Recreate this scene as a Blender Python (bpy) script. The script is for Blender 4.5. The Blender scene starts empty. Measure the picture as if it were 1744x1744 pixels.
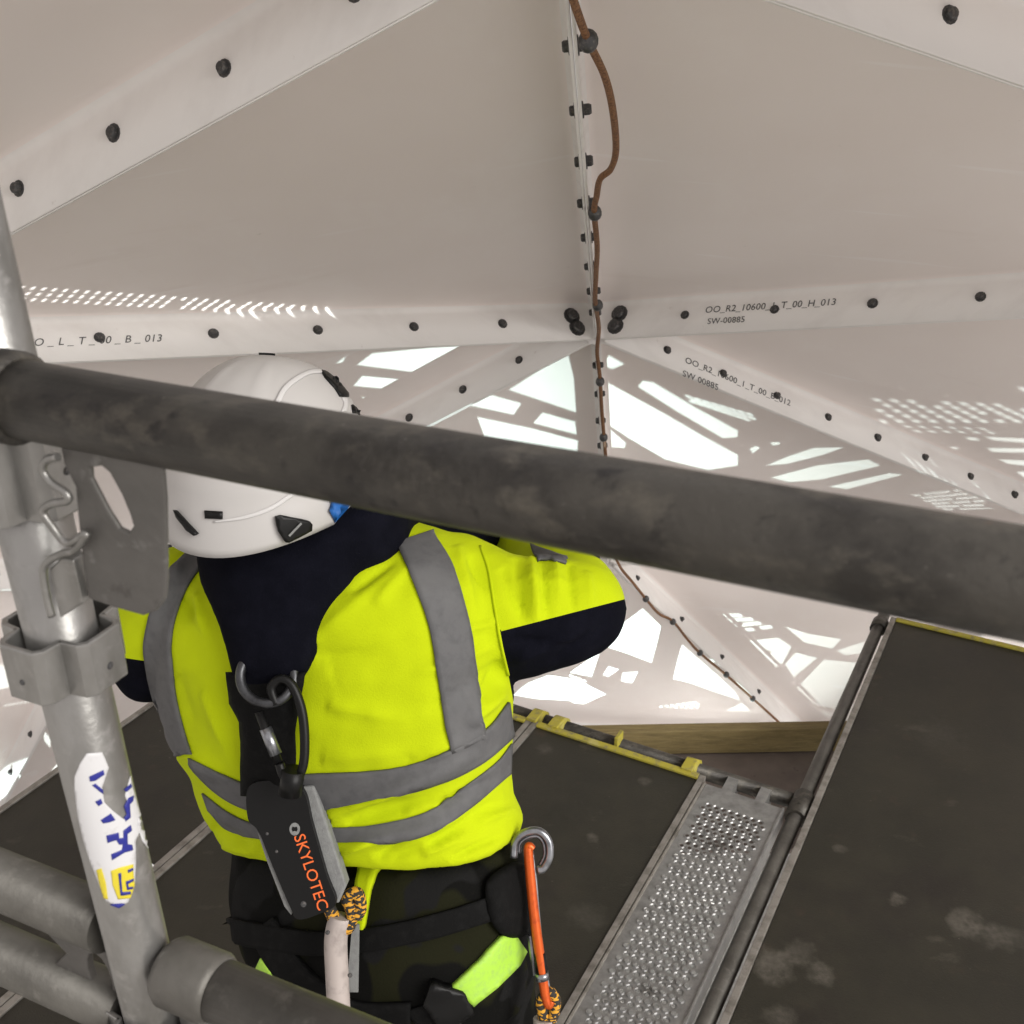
import bpy, bmesh, math, random
from mathutils import Vector, Matrix, noise
from mathutils.bvhtree import BVHTree
from mathutils import geometry as geo
random.seed(7)
SC = bpy.context.scene
COL = SC.collection

# ------------------------------------------------------------------ camera, world, sun, exposure
F_PX, PITCH = 1830.0, math.radians(25.5)          # focal length in photo pixels, downward pitch
CAM = Vector((0, 0, 2.2))                         # 2.2 m above the worker's deck (z = 0)
cd = bpy.data.cameras.new('camera'); cam = bpy.data.objects.new('camera', cd); COL.objects.link(cam)
cam.location = CAM; cam.rotation_euler = (math.pi/2 - PITCH, 0, 0)
cd.sensor_width = 36; cd.lens = 18 * F_PX / 872; cd.clip_start = .02; cd.clip_end = 500
cd.dof.use_dof = True; cd.dof.focus_distance = 1.7; cd.dof.aperture_fstop = 15
SC.camera = cam
W = bpy.data.worlds.new('World'); SC.world = W; W.use_nodes = True
bg = W.node_tree.nodes['Background']; bg.inputs[0].default_value = (1.0, .938, .918, 1); bg.inputs[1].default_value = .50
sd = bpy.data.lights.new('sun', 'SUN'); sun = bpy.data.objects.new('sun', sd); COL.objects.link(sun)
sd.energy = 1.9; sd.angle = math.radians(38); sd.color = (1, .97, .93)
sun.rotation_euler = Vector((-.75, .58, -.5)).to_track_quat('-Z', 'Y').to_euler()
VS = SC.view_settings
VS.view_transform = 'Standard'; VS.look = 'None'; VS.gamma = 1; VS.use_curve_mapping = False; VS.exposure = 0.84

# ------------------------------------------------------------------ helpers
RT = Vector((1, 0, 0)); UP = Vector((0, math.sin(PITCH), math.cos(PITCH))); FW = Vector((0, math.cos(PITCH), -math.sin(PITCH)))
def ray(x, y): return FW + RT*((x-872)/F_PX) + UP*((872-y)/F_PX)
def P(x, y, d): return CAM + ray(x, y)*d
def PZ(x, y, z=0.0):
    r = ray(x, y); return CAM + r*((z-CAM.z)/r.z)
def PPL(x, y, p0, n):
    r = ray(x, y); return CAM + r*((p0-CAM).dot(n)/r.dot(n))
def S2L(c):
    return tuple(((v/255)/12.92 if v/255 <= .04045 else ((v/255+.055)/1.055)**2.4) for v in c)

def par(o, p):
    if p is not None:
        o.parent = p
        t = p.location.copy() if p.parent is None else Vector((0, 0, 0))
        o.matrix_parent_inverse = Matrix.Translation(-t)
    return o
def tag(o, label=None, cat=None, group=None, kind=None):
    if label: o['label'] = label
    if cat: o['category'] = cat
    if group: o['group'] = group
    if kind: o['kind'] = kind
    return o
def empty(name, loc, label, cat, group=None):
    o = bpy.data.objects.new(name, None); COL.objects.link(o); o.location = loc; o.empty_display_size = .1
    return tag(o, label, cat, group)
def mesh(name, vs, fs, mat, parent=None, smooth=False):
    me = bpy.data.meshes.new(name); me.from_pydata([tuple(v) for v in vs], [], fs); me.update()
    bm = bmesh.new(); bm.from_mesh(me); bmesh.ops.recalc_face_normals(bm, faces=bm.faces); bm.to_mesh(me); bm.free()
    o = bpy.data.objects.new(name, me); COL.objects.link(o)
    if mat: me.materials.append(mat)
    if smooth:
        for p in me.polygons: p.use_smooth = True
    return par(o, parent)
def bmobj(name, bm, mat, parent=None, smooth=False):
    me = bpy.data.meshes.new(name); bm.to_mesh(me); bm.free()
    o = bpy.data.objects.new(name, me); COL.objects.link(o)
    if mat: me.materials.append(mat)
    if smooth:
        for p in me.polygons: p.use_smooth = True
    return par(o, parent)
def mod_bevel(o, w, seg=2, ang=40):
    m = o.modifiers.new('bevel', 'BEVEL'); m.width = w; m.segments = seg; m.limit_method = 'ANGLE'; m.angle_limit = math.radians(ang); return o
def mod_solid(o, t, off=-1):
    m = o.modifiers.new('solid', 'SOLIDIFY'); m.thickness = t; m.offset = off; return o
def bake(o):
    """apply the modifiers into plain mesh data"""
    dg = bpy.context.evaluated_depsgraph_get()
    me = bpy.data.meshes.new_from_object(o.evaluated_get(dg)); o.modifiers.clear(); o.data = me; return o

def spline(pts, n):
    """Catmull-Rom through the points"""
    pts = [Vector(p) for p in pts]
    if len(pts) < 3:
        return [pts[0].lerp(pts[-1], i/(n-1)) for i in range(n)]
    ext = [pts[0]*2-pts[1]] + pts + [pts[-1]*2-pts[-2]]
    out = []; m = len(pts)-1
    for i in range(n):
        u = i/(n-1)*m; k = min(int(u), m-1); t = u-k
        a, b, c, d = ext[k:k+4]
        out.append(.5*((2*b)+(c-a)*t+(2*a-5*b+4*c-d)*t*t+(3*b-a-3*c+d)*t**3))
    return out
def tube_data(path, rad, seg=12, caps=True, closed=False):
    path = [Vector(p) for p in path]; n = len(path)
    if not isinstance(rad, (list, tuple)): rad = [rad]*n
    vs, fs = [], []
    tan = [((path[(i+1) % n] if closed else path[min(i+1, n-1)])-(path[i-1] if closed else path[max(i-1, 0)])).normalized() for i in range(n)]
    ref = tan[0].orthogonal().normalized()
    for i in range(n):
        ref = (ref-tan[i]*ref.dot(tan[i])).normalized(); b = tan[i].cross(ref)
        for k in range(seg):
            a = 2*math.pi*k/seg
            vs.append(path[i]+(ref*math.cos(a)+b*math.sin(a))*rad[i])
    for i in range(n if closed else n-1):
        for k in range(seg):
            j = (i+1) % n
            fs.append((i*seg+k, i*seg+(k+1) % seg, j*seg+(k+1) % seg, j*seg+k))
    if caps and not closed:
        fs.append(tuple(range(seg))[::-1]); fs.append(tuple((n-1)*seg+k for k in range(seg)))
    return vs, fs
def tube(name, path, rad, mat, parent=None, seg=12, caps=True, closed=False):
    vs, fs = tube_data(path, rad, seg, caps, closed)
    o = mesh(name, vs, fs, mat, parent, True)
    if caps and not closed:
        for p in o.data.polygons:
            if len(p.vertices) > 4: p.use_smooth = False
    return o
def box_data(c, ax, ay, az):
    c, ax, ay, az = Vector(c), Vector(ax), Vector(ay), Vector(az)
    vs = [c+ax*i+ay*j+az*k for k in (-1, 1) for j in (-1, 1) for i in (-1, 1)]
    return vs, [(0, 2, 3, 1), (4, 5, 7, 6), (0, 1, 5, 4), (2, 6, 7, 3), (0, 4, 6, 2), (1, 3, 7, 5)]
def box(name, c, ax, ay, az, mat, parent=None, bev=0):
    o = mesh(name, *box_data(c, ax, ay, az), mat, parent)
    if bev: mod_bevel(o, bev)
    return o
def join(datas):
    vs, fs = [], []
    for v, f in datas:
        b = len(vs); vs += v; fs += [tuple(i+b for i in q) for q in f]
    return vs, fs
def loft_data(rings, caps=True):
    seg = len(rings[0]); vs = [v for r in rings for v in r]; fs = []
    for i in range(len(rings)-1):
        for k in range(seg):
            fs.append((i*seg+k, i*seg+(k+1) % seg, (i+1)*seg+(k+1) % seg, (i+1)*seg+k))
    if caps:
        fs.append(tuple(range(seg))[::-1]); fs.append(tuple((len(rings)-1)*seg+k for k in range(seg)))
    return vs, fs
def prism(name, pts, vec, mat, parent=None, holes=(), bev=0):
    """planar polygon (3D points) with holes, extruded by vec"""
    pts = [Vector(p) for p in pts]; vec = Vector(vec); n = vec.normalized()
    u = (pts[1]-pts[0]); u = (u-n*u.dot(n)).normalized(); v = n.cross(u); o0 = pts[0]
    loops = [pts]+[[Vector(q) for q in h] for h in holes]
    co, ed = [], []
    for L in loops:
        b = len(co); m = len(L)
        co += [Vector(((q-o0).dot(u), (q-o0).dot(v))) for q in L]
        ed += [(b+i, b+(i+1) % m) for i in range(m)]
    r = geo.delaunay_2d_cdt(co, ed, [], 1, 1e-6)
    hol = [[(((q-o0).dot(u)), ((q-o0).dot(v))) for q in L] for L in loops[1:]]
    bm = bmesh.new(); vv = [bm.verts.new(o0+u*c.x+v*c.y) for c in r[0]]
    for f in r[2]:
        c = (sum(r[0][i].x for i in f)/len(f), sum(r[0][i].y for i in f)/len(f))
        if any(inside(c, h) for h in hol): continue
        try: bm.faces.new([vv[i] for i in f])
        except ValueError: pass
    for x in [x for x in bm.verts if not x.link_faces]: bm.verts.remove(x)
    e = bmesh.ops.extrude_face_region(bm, geom=list(bm.faces))
    bmesh.ops.translate(bm, vec=vec, verts=[x for x in e['geom'] if isinstance(x, bmesh.types.BMVert)])
    bmesh.ops.recalc_face_normals(bm, faces=bm.faces)
    ob = bmobj(name, bm, mat, parent)
    if bev: mod_bevel(ob, bev, 2, 60)
    return ob
def resample(pts, step):
    out = []; n = len(pts)
    for i in range(n):
        a, b = Vector(pts[i]), Vector(pts[(i+1) % n]); m = max(1, int((b-a).length/step))
        out += [a.lerp(b, k/m) for k in range(m)]
    return out
def inside(p, poly):
    c = False; n = len(poly)
    for i in range(n):
        a, b = poly[i], poly[i-1]
        if (a[1] > p[1]) != (b[1] > p[1]) and p[0] < (b[0]-a[0])*(p[1]-a[1])/(b[1]-a[1])+a[0]: c = not c
    return c
def smooth_poly(pts, n=60):
    q = [Vector((p[0], p[1], 0)) for p in pts]; m = len(q)
    s = spline(q+q[:3], (m+2)*8+1)
    s = s[8:8+m*8]
    return [(v.x, v.y) for v in s]
def hit(bvh, x, y):
    d = ray(x, y).normalized(); h = bvh.ray_cast(CAM, d)
    if h[0] is not None: return h[0], h[1]
    best = None
    for k in range(60):                                   # just beside the silhouette: closest surface point
        q = CAM+d*(.6+k*.05); r = bvh.find_nearest(q)
        if best is None or r[3] < best[3]: best = r
    return best[0], best[1]
def surface_grid(name, co2, tris, bvh, mat, parent, off, thick, bulge=None, smooth=True):
    vs = []
    for c in co2:
        p, n = hit(bvh, c[0], c[1])
        if n.dot(ray(c[0], c[1])) > 0: n = -n
        h = off+thick+(bulge(c) if bulge else 0)
        vs.append(p+n*h)
    o = mesh(name, vs, tris, mat, parent, smooth)
    cx = sum((o.data.polygons[i].normal for i in range(len(o.data.polygons))), Vector())
    if cx.dot(FW) > 0: o.data.flip_normals()
    return mod_solid(o, thick+off*.8)
def patch(name, poly, bvh, mat, parent, off=.001, thick=.003, step=10, puff=0):
    b = resample(poly, step); pl = [(p[0], p[1]) for p in b]
    co = [Vector(p) for p in pl]; n = len(co); ed = [(i, (i+1) % n) for i in range(n)]
    x0, x1 = min(c.x for c in co), max(c.x for c in co); y0, y1 = min(c.y for c in co), max(c.y for c in co)
    y = y0+step/2
    while y < y1:
        x = x0+step/2
        while x < x1:
            if inside((x, y), pl) and min((Vector((x, y))-c).length for c in co[:n]) > step*.5: co.append(Vector((x, y)))
            x += step
        y += step
    r = geo.delaunay_2d_cdt(co, ed, [], 1, 1e-5)
    bl = co[:n]
    bulge = None
    if puff:
        def bulge(c):
            d = min((c-q).length for q in bl); t = min(1, d/(puff[1])); return puff[0]*math.sin(t*math.pi/2)
    return surface_grid(name, [Vector(c) for c in r[0]], [tuple(f) for f in r[2]], bvh, mat, parent, off, thick, bulge)
def ribbon(name, a, b, bvh, mat, parent, off=.0035, thick=.0015, n=40, m=9):
    A = spline([Vector((p[0], p[1], 0)) for p in a], n); B = spline([Vector((p[0], p[1], 0)) for p in b], n)
    co = [A[i].lerp(B[i], k/(m-1)).to_2d() for i in range(n) for k in range(m)]
    fs = [(i*m+k, i*m+k+1, (i+1)*m+k+1, (i+1)*m+k) for i in range(n-1) for k in range(m-1)]
    return surface_grid(name, co, fs, bvh, mat, parent, off, thick)
def bvh_of(o):
    dg = bpy.context.evaluated_depsgraph_get(); dg.update()
    me = o.evaluated_get(dg).to_mesh(); vs = [o.matrix_world @ v.co for v in me.vertices]; fs = [tuple(p.vertices) for p in me.polygons]
    b = BVHTree.FromPolygons(vs, fs); o.evaluated_get(dg).to_mesh_clear(); return b
def text_data(s, size, extrude=.0004, shear=0, spacing=1.0, weight=0.0):
    cu = bpy.data.curves.new('t', 'FONT'); cu.body = s; cu.size = size; cu.extrude = extrude; cu.shear = shear; cu.space_character = spacing; cu.resolution_u = 3; cu.offset = weight
    o = bpy.data.objects.new('t', cu); COL.objects.link(o)
    dg = bpy.context.evaluated_depsgraph_get(); me = bpy.data.meshes.new_from_object(o.evaluated_get(dg))
    vs = [v.co.copy() for v in me.vertices]; fs = [tuple(p.vertices) for p in me.polygons]
    bpy.data.objects.remove(o); bpy.data.meshes.remove(me)
    return vs, fs

# ------------------------------------------------------------------ materials
def nmat(name, base, rough=.6, metal=0.0, var=None, bump=None, spec=None, coat=0):
    """var: list of (colour, noise scale, low, high, detail, stretch) mixed over the base; bump: (scale, strength)"""
    m = bpy.data.materials.new(name); m.use_nodes = True; t = m.node_tree; N, Lk = t.nodes, t.links
    b = N['Principled BSDF']; b.inputs['Roughness'].default_value = rough; b.inputs['Metallic'].default_value = metal
    if spec is not None: b.inputs['Specular IOR Level'].default_value = spec
    if coat: b.inputs['Coat Weight'].default_value = coat
    tc = N.new('ShaderNodeTexCoord'); geoN = N.new('ShaderNodeNewGeometry')
    cur = None
    if var:
        for i, (c, s, lo, hi, det, st) in enumerate(var):
            mp = N.new('ShaderNodeMapping'); mp.inputs['Scale'].default_value = st; mp.inputs['Location'].default_value = (i*3.1, i*1.7, i*.9)
            Lk.new(geoN.outputs['Position'], mp.inputs['Vector'])
            nz = N.new('ShaderNodeTexNoise'); nz.inputs['Scale'].default_value = s; nz.inputs['Detail'].default_value = det; nz.inputs['Roughness'].default_value = .62
            Lk.new(mp.outputs[0], nz.inputs['Vector'])
            rp = N.new('ShaderNodeMapRange'); rp.inputs['From Min'].default_value = lo; rp.inputs['From Max'].default_value = hi; rp.clamp = True
            Lk.new(nz.outputs['Fac'], rp.inputs['Value'])
            mx = N.new('ShaderNodeMix'); mx.data_type = 'RGBA'
            Lk.new(rp.outputs[0], mx.inputs['Factor'])
            if cur is None: mx.inputs[6].default_value = (*base, 1)
            else: Lk.new(cur, mx.inputs[6])
            mx.inputs[7].default_value = (*c, 1); cur = mx.outputs[2]
        Lk.new(cur, b.inputs['Base Color'])
    else: b.inputs['Base Color'].default_value = (*base, 1)
    if bump:
        nz = N.new('ShaderNodeTexNoise'); nz.inputs['Scale'].default_value = bump[0]; nz.inputs['Detail'].default_value = 5
        Lk.new(geoN.outputs['Position'], nz.inputs['Vector'])
        bp = N.new('ShaderNodeBump'); bp.inputs['Strength'].default_value = bump[1]; bp.inputs['Distance'].default_value = .003
        Lk.new(nz.outputs['Fac'], bp.inputs['Height']); Lk.new(bp.outputs[0], b.inputs['Normal'])
    return m
O1 = (1, 1, 1)
M = {}
M['panel'] = nmat('white moulded panel', (.86, .795, .765), .5, 0, [((.79, .715, .68), 2.2, .6, .72, 7, (.4, 2.5, 1)), ((.89, .84, .82), 3.5, .66, .70, 2, (.25, 6, 3)), ((.83, .755, .72), 1.6, .35, .75, 3, O1), ((.87, .815, .785), 5, .55, .8, 4, (1, .3, 1)), ((.68, .62, .58), 30, .72, .85, 4, O1)], (60, .04))
M['flange'] = nmat('white flange laminate', (.85, .825, .805), .5, 0, [((.75, .72, .70), 3, .5, .75, 6, (1, 3, 1)), ((.66, .61, .58), 26, .68, .8, 5, O1)], (60, .05))
M['bolt'] = nmat('dark zinc bolt', (.07, .07, .072), .45, .5, [((.14, .13, .12), 200, .5, .7, 2, O1)])
M['ink'] = nmat('marker ink', (.10, .10, .10), .7)
M['cable'] = nmat('brown braided cable', (.24, .115, .05), .75, 0, [((.12, .055, .025), 260, .45, .6, 2, O1)], (300, .6))
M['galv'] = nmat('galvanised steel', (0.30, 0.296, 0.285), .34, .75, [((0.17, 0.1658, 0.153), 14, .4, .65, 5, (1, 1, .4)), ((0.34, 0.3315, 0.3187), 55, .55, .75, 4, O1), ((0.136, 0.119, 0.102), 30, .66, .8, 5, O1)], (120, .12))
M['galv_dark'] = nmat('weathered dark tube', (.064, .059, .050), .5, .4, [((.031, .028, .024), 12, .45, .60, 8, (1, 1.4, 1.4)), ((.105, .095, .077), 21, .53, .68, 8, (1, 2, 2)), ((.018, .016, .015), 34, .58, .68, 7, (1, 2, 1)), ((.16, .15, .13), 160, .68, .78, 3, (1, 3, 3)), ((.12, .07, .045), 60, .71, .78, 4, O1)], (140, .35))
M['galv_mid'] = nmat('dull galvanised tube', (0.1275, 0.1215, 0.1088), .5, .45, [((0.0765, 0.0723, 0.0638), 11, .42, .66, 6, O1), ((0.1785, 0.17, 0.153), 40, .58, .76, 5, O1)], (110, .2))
M['plate'] = nmat('weathered flat plate', (.118, .112, .104), .55, .35, [((.08, .076, .07), 12, .4, .7, 6, O1), ((.19, .185, .175), 60, .6, .8, 4, O1), ((.05, .045, .04), 25, .64, .76, 6, O1)], (130, .25))
M['ply'] = nmat('dark coated plywood', (.0158, .0145, .0085), .5, 0, [((.027, .0238, .0148), 3.5, .4, .7, 7, O1), ((.034, .0245, .016), 9, .62, .74, 4, O1), ((.085, .075, .058), 5, .62, .82, 7, (1, 1.8, 1)), ((.013, .0105, .007), 2.3, .55, .7, 6, O1), ((.16, .145, .12), 42, .72, .82, 3, O1)], (240, .35))
def scuffs(m, spots):
    t = m.node_tree; N, Lk = t.nodes, t.links; b = N['Principled BSDF']; cur = b.inputs['Base Color'].links[0].from_socket
    g_ = N.new('ShaderNodeNewGeometry'); nz = N.new('ShaderNodeTexNoise'); nz.inputs['Scale'].default_value = 26; nz.inputs['Detail'].default_value = 5
    Lk.new(g_.outputs['Position'], nz.inputs['Vector'])
    n2 = N.new('ShaderNodeTexNoise'); n2.inputs['Scale'].default_value = 70; n2.inputs['Detail'].default_value = 4; Lk.new(g_.outputs['Position'], n2.inputs['Vector'])
    for p, r, st, ring in spots:
        d = N.new('ShaderNodeVectorMath'); d.operation = 'DISTANCE'; Lk.new(g_.outputs['Position'], d.inputs[0]); d.inputs[1].default_value = tuple(p)
        a = N.new('ShaderNodeMath'); a.operation = 'MULTIPLY_ADD'; Lk.new(nz.outputs['Fac'], a.inputs[0]); a.inputs[1].default_value = r*2.2; Lk.new(d.outputs['Value'], a.inputs[2])
        rp = N.new('ShaderNodeValToRGB'); e = rp.color_ramp.elements
        e[0].position = 0; e[0].color = (.25, .25, .25, 1) if ring else (1, 1, 1, 1); e[1].position = 1; e[1].color = (0, 0, 0, 1)
        x = e.new(.62); x.color = (1, 1, 1, 1)
        if ring: y = e.new(.4); y.color = (.2, .2, .2, 1)
        s_ = N.new('ShaderNodeMath'); s_.operation = 'DIVIDE'; Lk.new(a.outputs[0], s_.inputs[0]); s_.inputs[1].default_value = r*2.3
        Lk.new(s_.outputs[0], rp.inputs[0])
        k = N.new('ShaderNodeMath'); k.operation = 'MULTIPLY'; Lk.new(rp.outputs[0], k.inputs[0]); Lk.new(n2.outputs['Fac'], k.inputs[1])
        k2 = N.new('ShaderNodeMath'); k2.operation = 'MULTIPLY'; Lk.new(k.outputs[0], k2.inputs[0]); k2.inputs[1].default_value = st; k2.use_clamp = True
        mx = N.new('ShaderNodeMix'); mx.data_type = 'RGBA'; Lk.new(k2.outputs[0], mx.inputs['Factor']); Lk.new(cur, mx.inputs[6]); mx.inputs[7].default_value = (.095, .086, .07, 1); cur = mx.outputs[2]
    Lk.new(cur, b.inputs['Base Color'])
scuffs(M['ply'], [(PZ(x, y), r, st, rg_) for x, y, r, st, rg_ in ((1645, 1572, .05, 1.5, 1), (1528, 1530, .025, 1.2, 0), (1700, 1592, .05, 1.0, 0), (1315, 1640, .06, 1.4, 0), (1395, 1655, .035, 1.3, 1), (1360, 1625, .05, .8, 0), (1330, 1735, .04, 1.0, 0), (1430, 1445, .02, 1.0, 0),
    (1100, 1330, .02, .9, 0), (1010, 1425, .018, 1.2, 0), (930, 1275, .03, .7, 0), (1000, 1560, .05, .5, 0), (90, 1560, .05, .7, 0), (300, 1262, .02, 1.0, 0), (1600, 1250, .09, .3, 0))])
M['alu'] = nmat('dull aluminium', (0.306, 0.289, 0.2635), .45, .5, [((0.153, 0.1403, 0.1232), 22, .45, .7, 5, O1)], (150, .15))
M['perf'] = nmat('perforated steel', (.34, .34, .335), .36, .65, [((.22, .22, .215), 25, .4, .7, 4, O1), ((.13, .125, .115), 8, .6, .75, 5, O1)], (200, .1))
M['yellow_paint'] = nmat('worn yellow paint', (0.391, 0.34, 0.0382), .6, 0, [((0.187, 0.17, 0.0935), 40, .5, .7, 5, O1), ((0.4675, 0.425, 0.17), 15, .55, .75, 4, O1)], (150, .2))
M['wood'] = nmat('raw timber', (.26, .20, .085), .7, 0, [((.17, .13, .055), 9, .42, .68, 6, (1, 8, 8)), ((.33, .26, .13), 20, .55, .75, 4, (1, 10, 10)), ((.12, .085, .04), 3, .66, .72, 3, (1, 3, 3))], (90, .3))
M['grey_board'] = nmat('grey weathered board', (0.204, 0.17, 0.153), .8, 0, [((0.1445, 0.119, 0.1062), 6, .4, .7, 5, O1), ((0.0935, 0.0765, 0.068), 30, .66, .78, 4, O1)], (100, .2))
M['concrete'] = nmat('concrete floor', (.58, .56, .53), .85, 0, [((.34, .33, .31), 1.2, .4, .7, 6, O1)], (20, .2))
M['hivis'] = nmat('hi-vis yellow fleece', (0.46, 0.565, 0.0015), .88, 0, [((0.43, 0.525, 0.0015), 7, .4, .75, 3, O1), ((.36, .41, .012), 16, .66, .82, 6, O1)], (420, .22), spec=.2)
def creases(m, scale, dist):
    t = m.node_tree; N, Lk = t.nodes, t.links; b = N['Principled BSDF']; old = b.inputs['Normal'].links[0].from_socket
    g_ = N.new('ShaderNodeNewGeometry'); mp = N.new('ShaderNodeMapping'); mp.inputs['Rotation'].default_value = (.3, .5, .4); mp.inputs['Scale'].default_value = (1, 1, 2.2); Lk.new(g_.outputs['Position'], mp.inputs['Vector'])
    nz = N.new('ShaderNodeTexNoise'); nz.noise_type = 'RIDGED_MULTIFRACTAL'; nz.inputs['Scale'].default_value = scale; nz.inputs['Detail'].default_value = 3; nz.inputs['Distortion'].default_value = .6; Lk.new(mp.outputs[0], nz.inputs['Vector'])
    bp = N.new('ShaderNodeBump'); bp.inputs['Strength'].default_value = .5; bp.inputs['Distance'].default_value = dist; Lk.new(nz.outputs['Fac'], bp.inputs['Height']); Lk.new(old, bp.inputs['Normal']); Lk.new(bp.outputs[0], b.inputs['Normal'])
creases(M['hivis'], 5.0, .017)
M['navy'] = nmat('navy fleece', (.003, .0032, .0062), .9, 0, [((.0048, .005, .0092), 30, .4, .7, 3, O1)], (420, .4), spec=.06)
M['tape'] = nmat('grey reflective tape', (.10, .10, .102), .68, 0, [((.082, .082, .084), 60, .45, .7, 3, O1), ((.125, .125, .125), 9, .5, .75, 4, O1)], (600, .12), spec=.3)
M['black'] = nmat('black webbing', (.004, .004, .004), .8, 0, [((.0075, .0075, .0075), 60, .5, .7, 3, O1)], (500, .3), spec=.12)
M['black_plastic'] = nmat('black plastic', (.005, .005, .005), .42, 0, None, (200, .05), spec=.22)
M['camo'] = nmat('dark camouflage cloth', (.0042, .0042, .0038), .85, 0, [((.0115, .0118, .005), 9, .54, .57, 1, (1, 1, .6)), ((.010, .010, .010), 13, .55, .58, 1, O1)], (300, .3), spec=.08)
M['helmet'] = nmat('helmet white', (0.42, 0.4074, 0.3948), .38, 0, [((0.378, 0.3654, 0.3528), 5, .45, .75, 3, O1)], (80, .02))
M['helmet_trim'] = nmat('helmet pale trim', (0.504, 0.4956, 0.4872), .45)
M['blue'] = nmat('blue liner', (.004, .10, .36), .5)
M['orange'] = nmat('orange anodised aluminium', (.62, .10, .012), .35, .45, [((.42, .06, .01), 60, .5, .7, 3, O1)])
M['orange_ink'] = nmat('orange print', (.75, .13, .02), .6)
M['steel'] = nmat('ring steel', (.30, .31, .33), .3, .9, [((.16, .165, .18), 60, .45, .7, 3, O1)])
M['dark_steel'] = nmat('dark ring steel', (.075, .077, .082), .4, .8, [((.04, .04, .043), 60, .45, .7, 3, O1)])
M['grey_strap'] = nmat('grey webbing', (.20, .205, .20), .8, 0, [((.16, .16, .16), 100, .45, .7, 3, O1)], (500, .3))
M['white_sleeve'] = nmat('dirty white sleeve', (0.391, 0.34, 0.3145), .6, 0, [((0.255, 0.221, 0.204), 30, .5, .7, 4, O1)], (200, .1))
M['sticker'] = nmat('white sticker', (0.594, 0.594, 0.603), .5, 0, [((0.432, 0.423, 0.414), 60, .6, .75, 4, O1)])
M['sticker_blue'] = nmat('blue print', (.015, .02, .22), .5)
M['sticker_yellow'] = nmat('yellow print', (.62, .52, .03), .5)
M['thread'] = nmat('black and yellow stitching', (.02, .018, .015), .8, 0, [((.62, .30, .02), 110, .52, .56, 1, (1, 1, 2.2))], (300, .3))
M['hivis_tape'] = nmat('lime reflective patch', (0.357, 0.629, 0.051), .6, 0, [((0.306, 0.527, 0.085), 90, .45, .7, 4, O1)], (350, .15))
M['skin'] = nmat('skin', (.48, .27, .19), .55)
M['glove'] = nmat('grey work glove', (.03, .03, .032), .8, 0, None, (300, .3))
M['lamp_case'] = nmat('lamp housing', (.03, .03, .03), .5, .2)

# ------------------------------------------------------------------ ground
g = mesh('ground', [(-80, -80, -4), (80, -80, -4), (80, 80, -4), (-80, 80, -4)], [(0, 1, 2, 3)], M['concrete']); tag(g, kind='structure')

# ------------------------------------------------------------------ the dome: bolted triangular trays on a 5.2 m sphere
CC = Vector((.46, -.51, -2.48)); RS = 5.18; FL = .122
DV = {k: P(*v) for k, v in dict(U=(960, -122, 1.25), L=(-420, 640, 2.29), R=(2730, 490, 2.09), H1=(1016, 578, 3.2), DL=(203, 998, 3.95),
      DR=(1885, 934, 3.95), H2=(1038, 962, 4.42), D2=(1385, 1283, 5.5), D3=(700, 1250, 5.5), D4=(-60, 1500, 4.75), LL=(-800, 1030, 2.65)).items()}
def onsphere(v): return CC+(v-CC).normalized()*RS
DV['X1'] = onsphere(DV['U']+DV['L']-DV['H1']); DV['X2'] = onsphere(DV['U']+DV['R']-DV['H1'])
DV['RR'] = onsphere(DV['DR']+DV['R']-DV['H1']); DV['D5'] = onsphere(DV['DR']+DV['D2']-DV['H2'])
DV['D6'] = onsphere(DV['D2']+DV['D3']-DV['H2']); DV['D7'] = onsphere(DV['D3']+DV['D4']-DV['DL'])
TRI = [('H1', 'U', 'L', 'upper left panel beside the vertical seam'), ('H1', 'R', 'U', 'upper right panel beside the vertical seam'),
       ('H1', 'DR', 'R', 'right panel with dotted light spots below the horizontal seam'), ('H1', 'H2', 'DR', 'panel right of the short seam crossed by the guardrail'),
       ('H1', 'DL', 'H2', 'panel left of the short seam behind the helmet'), ('H1', 'L', 'DL', 'left panel behind the helmet under the horizontal seam'),
       ('H2', 'D2', 'DR', 'low right panel beside the cable seam'), ('H2', 'D3', 'D2', 'low panel under the elbow left of the cable seam'),
       ('H2', 'DL', 'D3', 'low panel hidden behind the worker'), ('DL', 'D4', 'D3', 'low panel behind the left deck edge'),
       ('DL', 'LL', 'D4', 'panel at the far left edge low down'), ('DL', 'L', 'LL', 'panel at the far left edge beside the standard'),
       ('U', 'X1', 'L', 'panel in the top left corner'), ('U', 'R', 'X2', 'panel in the top right corner'),
       ('R', 'DR', 'RR', 'panel beyond the right edge'), ('DR', 'D2', 'D5', 'panel behind the right deck'), ('DR', 'D5', 'RR', 'panel right of the right deck'),
       ('D2', 'D3', 'D6', 'bottom panel under the timber board'), ('D3', 'D4', 'D7', 'bottom panel under the left deck')]
dome = empty('dome', (CC.x, CC.y, -4), 'white faceted dome shell of bolted triangular panels around the scaffold', 'dome')
def outer(v): return v+(v-CC).normalized()*FL
skin_v, skin_f = [], []
bolt_me = nut_me = None
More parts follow.
